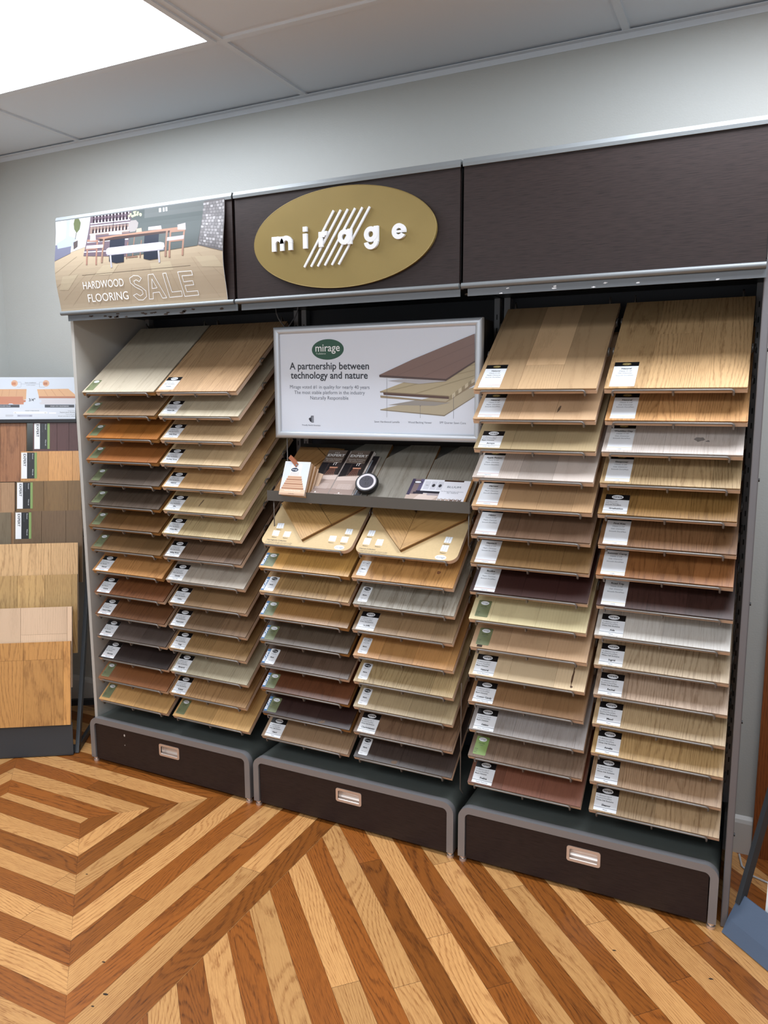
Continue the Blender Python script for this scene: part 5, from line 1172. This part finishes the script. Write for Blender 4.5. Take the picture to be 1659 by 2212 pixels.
# header card of the stand
TI = 0.53 - 0.215 * 1.673
up = Vector((0, LEAN, 1)).normalized(); nrm = Vector((0, -1, LEAN)).normalized()
CM = LS @ Matrix(((1, 0, 0, 0), (0, LEAN, nrm.y, TI), (0, 1, nrm.z, 0), (0, 0, 0, 1)))   # x = along, y = height z, z = out of the card
croot = empty('header_card', CM @ T3(-0.3, 1.48, 0), 'white printed card comparing plank profiles on top of left floor stand', 'sign'); CO = (T3(-0.3, 1.48, 0)).inverted()
b = MB(); b.box(-W_, -0.032, 1.478, 1.677, -0.006, 0); b.build('card', mat('card_white', (214, 220, 228), 0.35), croot, M=CO)
b = MB(); b.box(-W_, -0.026, 1.462, 1.478, -0.012, 0.004); b.build('card_holder', M_BLACK, croot, M=CO)
a = Art(0.0001)
a.p((206, 214, 224), [(-W_, 1.53), (-0.034, 1.53), (-0.034, 1.676), (-W_, 1.676)])
a.p((206, 160, 118), [(-0.4439, 1.6204), (-0.2562, 1.6211), (-0.2583, 1.5727), (-0.2717, 1.5693), (-0.2728, 1.5854), (-0.4437, 1.586)])
a.p((190, 122, 88), [(-0.4437, 1.586), (-0.2728, 1.5854), (-0.2717, 1.5693), (-0.2594, 1.5688), (-0.2605, 1.56), (-0.2688, 1.5589), (-0.2694, 1.5485), (-0.3151, 1.5488), (-0.3217, 1.5529), (-0.3351, 1.553), (-0.3395, 1.5489), (-0.4435, 1.5493)])
a.p((214, 168, 124), [(-0.2081, 1.6198), (-0.0641, 1.6218), (-0.0347, 1.5962), (-0.0314, 1.5857), (-0.2002, 1.5863)])
a.p((176, 116, 86), [(-0.2002, 1.5863), (-0.0314, 1.5857), (-0.0314, 1.5764), (-0.1991, 1.5771)])
a.p((204, 202, 206), [(-0.1991, 1.5736), (-0.0291, 1.5741), (-0.028, 1.5486), (-0.1923, 1.5482), (-0.1991, 1.5551), (-0.1879, 1.5597), (-0.1879, 1.5701), (-0.1991, 1.5701)])
for l in [[(-0.3642, 1.6179), (-0.3707, 1.5881)], [(-0.3331, 1.619), (-0.3374, 1.5879)], [(-0.2997, 1.6189), (-0.304, 1.5878)], [(-0.1767, 1.6186), (-0.1587, 1.5873)], [(-0.143, 1.6197), (-0.1205, 1.5872)], [(-0.1092, 1.6196), (-0.0799, 1.5871)]]: a.line((184, 134, 96), l[0], l[1], 0.0015)
for c0, inner in (([(-0.3116, 1.6482), (-0.2964, 1.6482)], (196, 128, 92)), ([(-0.167, 1.648), (-0.1518, 1.648)], (180, 120, 92))):
    r0 = c0[1][0] - c0[0][0]; a.p((212, 170, 140), ellipse(c0[0][0], c0[0][1], r0, r0, 24)); a.p(inner, [(c0[0][0] - r0 * 0.75, c0[0][1] - r0 * 0.5), (c0[0][0] + r0 * 0.4, c0[0][1] - r0 * 0.5), (c0[0][0] + r0 * 0.4, c0[0][1] + r0 * 0.3), (c0[0][0] - r0 * 0.75, c0[0][1] + r0 * 0.3)])
for l in [[(-0.2964, 1.6542), (-0.2819, 1.6542)], [(-0.2819, 1.6542), (-0.2819, 1.6316)], [(-0.2997, 1.6298), (-0.2819, 1.6297)], [(-0.2819, 1.645), (-0.1969, 1.6448)], [(-0.1969, 1.6541), (-0.1823, 1.654)], [(-0.1969, 1.6541), (-0.1969, 1.6295)], [(-0.1969, 1.6295), (-0.1722, 1.6295)]]: a.line((140, 146, 156), l[0], l[1], 0.001)
a.text((60, 64, 72), 'Same installation', *[(-0.264, 1.6486), (-0.2126, 1.6485)]); a.text((120, 124, 132), 'as 3/4 standard', *[(-0.2562, 1.6375), (-0.2171, 1.6374)])
a.text((44, 48, 58), '3/4"', *[(-0.246, 1.5634), (-0.2165, 1.5633)], bold=0.02)
a.p((44, 46, 56), [(-0.4215, 1.5481), (-0.2884, 1.5475), (-0.2883, 1.5339), (-0.4214, 1.5346)]); a.p((44, 46, 56), [(-0.1726, 1.547), (-0.0366, 1.5463), (-0.0367, 1.5327), (-0.1726, 1.5333)])
a.text((220, 224, 230), 'STANDARD SOLID', *[(-0.3905, 1.5386), (-0.3288, 1.5383)]); a.text((220, 224, 230), 'SOLID 3-PLY ENGINEERED', *[(-0.1464, 1.5374), (-0.0615, 1.5369)])
a.text((60, 64, 72), 'WIDEST STABLE RANGE', *[(-0.2627, 1.5168), (-0.1986, 1.5164)])
a.p((238, 238, 236), [(-0.315, 1.5143), (-0.1609, 1.5134), (-0.1609, 1.5047), (-0.3149, 1.5056)]); a.p((176, 180, 196), [(-0.2983, 1.5004), (-0.2298, 1.5), (-0.2298, 1.4903), (-0.2982, 1.4908)]); a.p((188, 192, 200), [(-0.3515, 1.5012), (-0.3194, 1.501), (-0.3149, 1.4959), (-0.3193, 1.4914), (-0.3515, 1.4916)])
a.p((244, 244, 244), [(-0.1531, 1.5099), (-0.1205, 1.5097), (-0.1205, 1.5044), (-0.1531, 1.5046)])
a.text((50, 54, 62), '30%', *[(-0.3116, 1.5074), (-0.3038, 1.5073)]); a.text((50, 54, 62), '80%', *[(-0.1733, 1.5066), (-0.1654, 1.5065)])
a.text((50, 54, 62), '35%', *[(-0.2949, 1.4931), (-0.2856, 1.493)]); a.text((50, 54, 62), '65%', *[(-0.2426, 1.4927), (-0.233, 1.4927)])
a.text((50, 54, 62), 'INSTALLATION', *[(-0.0654, 1.5157), (-0.0349, 1.5155)]); a.text((50, 54, 62), 'Stapled, glued, floating', *[(-0.103, 1.508), (-0.0345, 1.5076)])
a.text((50, 54, 62), 'TYPE OF SUBFLOOR', *[(-0.0767, 1.4982), (-0.0338, 1.4979)]); a.text((50, 54, 62), 'Wood, concrete or radiant', *[(-0.1115, 1.4901), (-0.0331, 1.4896)])
for it in range(len(a.items)): a.items[it] = (a.items[it][0], [[(max(-W_, x), z) for x, z in pl] for pl in a.items[it][1]])
a.mesh(lambda x, z, d: (x, z, d)).build('printed_graphic', a.mats, croot, M=CO)

# ------------------------------------------------------------------ floor stand at the right
RS = Matrix.Translation((2.538, -0.482, 0)) @ Matrix.Rotation(atan2(-0.687, 0.726), 4, 'Z')
root = empty('poster_stand', RS, 'steel blue slanted floor stand at the lower right corner', 'display stand')
b = MB(); pr = [(0.0, 0.004), (0.020, 0.045), (0.063, 0.115), (0.068, 0.113), (0.026, 0.043), (0.006, 0.004)]
b.prism(pr, 0, 0.75, 'x'); b.box(0, 0.75, 0.006, 0.20, 0.004, 0.010); b.build('front_tray', M_BLSTAND, root)
for sx in (0.0, 0.73):
    b = MB(); b.prism([(0.044, 0.09), (0.068, 0.09), (0.045 + 0.28 * 1.35, 1.37), (0.018 + 0.28 * 1.35, 1.37)], sx, sx + 0.015, 'x'); b.build('leg', M_DKSTAND, root)
    b = MB(); b.prism([(0.43, 0.0), (0.455, 0.0), (0.41, 1.33), (0.39, 1.33)], sx, sx + 0.015, 'x'); b.build('leg', M_DKSTAND, root)
def panel_on(s0, s1, z0, z1, off):
    up = Vector((0, 0.02, 1)).normalized(); nr = Vector((0, -1, 0.02)).normalized()
    return RS @ Matrix(((1, 0, 0, s0), (0, up.y, nr.y, 0.078 - off), (0, up.z, nr.z, z0), (0, 0, 0, 1)))
b = MB(); b.box(0, 0.56, 0, 1.1, -0.006, 0); o = b.build('photo_poster', M_WHITE); o.matrix_world = panel_on(0.076, 0, 0.012, 0, 0.0)
tag(o, 'white bordered photo panel standing in the blue stand at right edge', 'poster')
a = Art(0.0001); a.p((70, 62, 78), rect(0.010, 0.55, 0.30, 1.08)); a.p((112, 70, 50), rect(0.010, 0.55, 0.30, 0.38)); a.p((44, 58, 98), rect(0.010, 0.55, 0.38, 0.5)); a.p((150, 120, 96), rect(0.12, 0.4, 0.5, 0.8))
a.mesh(lambda x, z, d: (x, z, d)).build('printed_photo', a.mats, o)
b = MB(); b.tube([(2.575, -0.03, 0.0035), (2.585, -0.10, 0.0035), (2.62, -0.145, 0.0035), (2.68, -0.17, 0.0035), (2.80, -0.19, 0.0035), (3.0, -0.17, 0.0035), (3.3, -0.1, 0.0035)], 0.0035, 8)
tag(b.build('power_cable', mat('white_cable', (196, 200, 204), 0.4)), 'white cable lying on the floor behind the blue stand', 'cable')
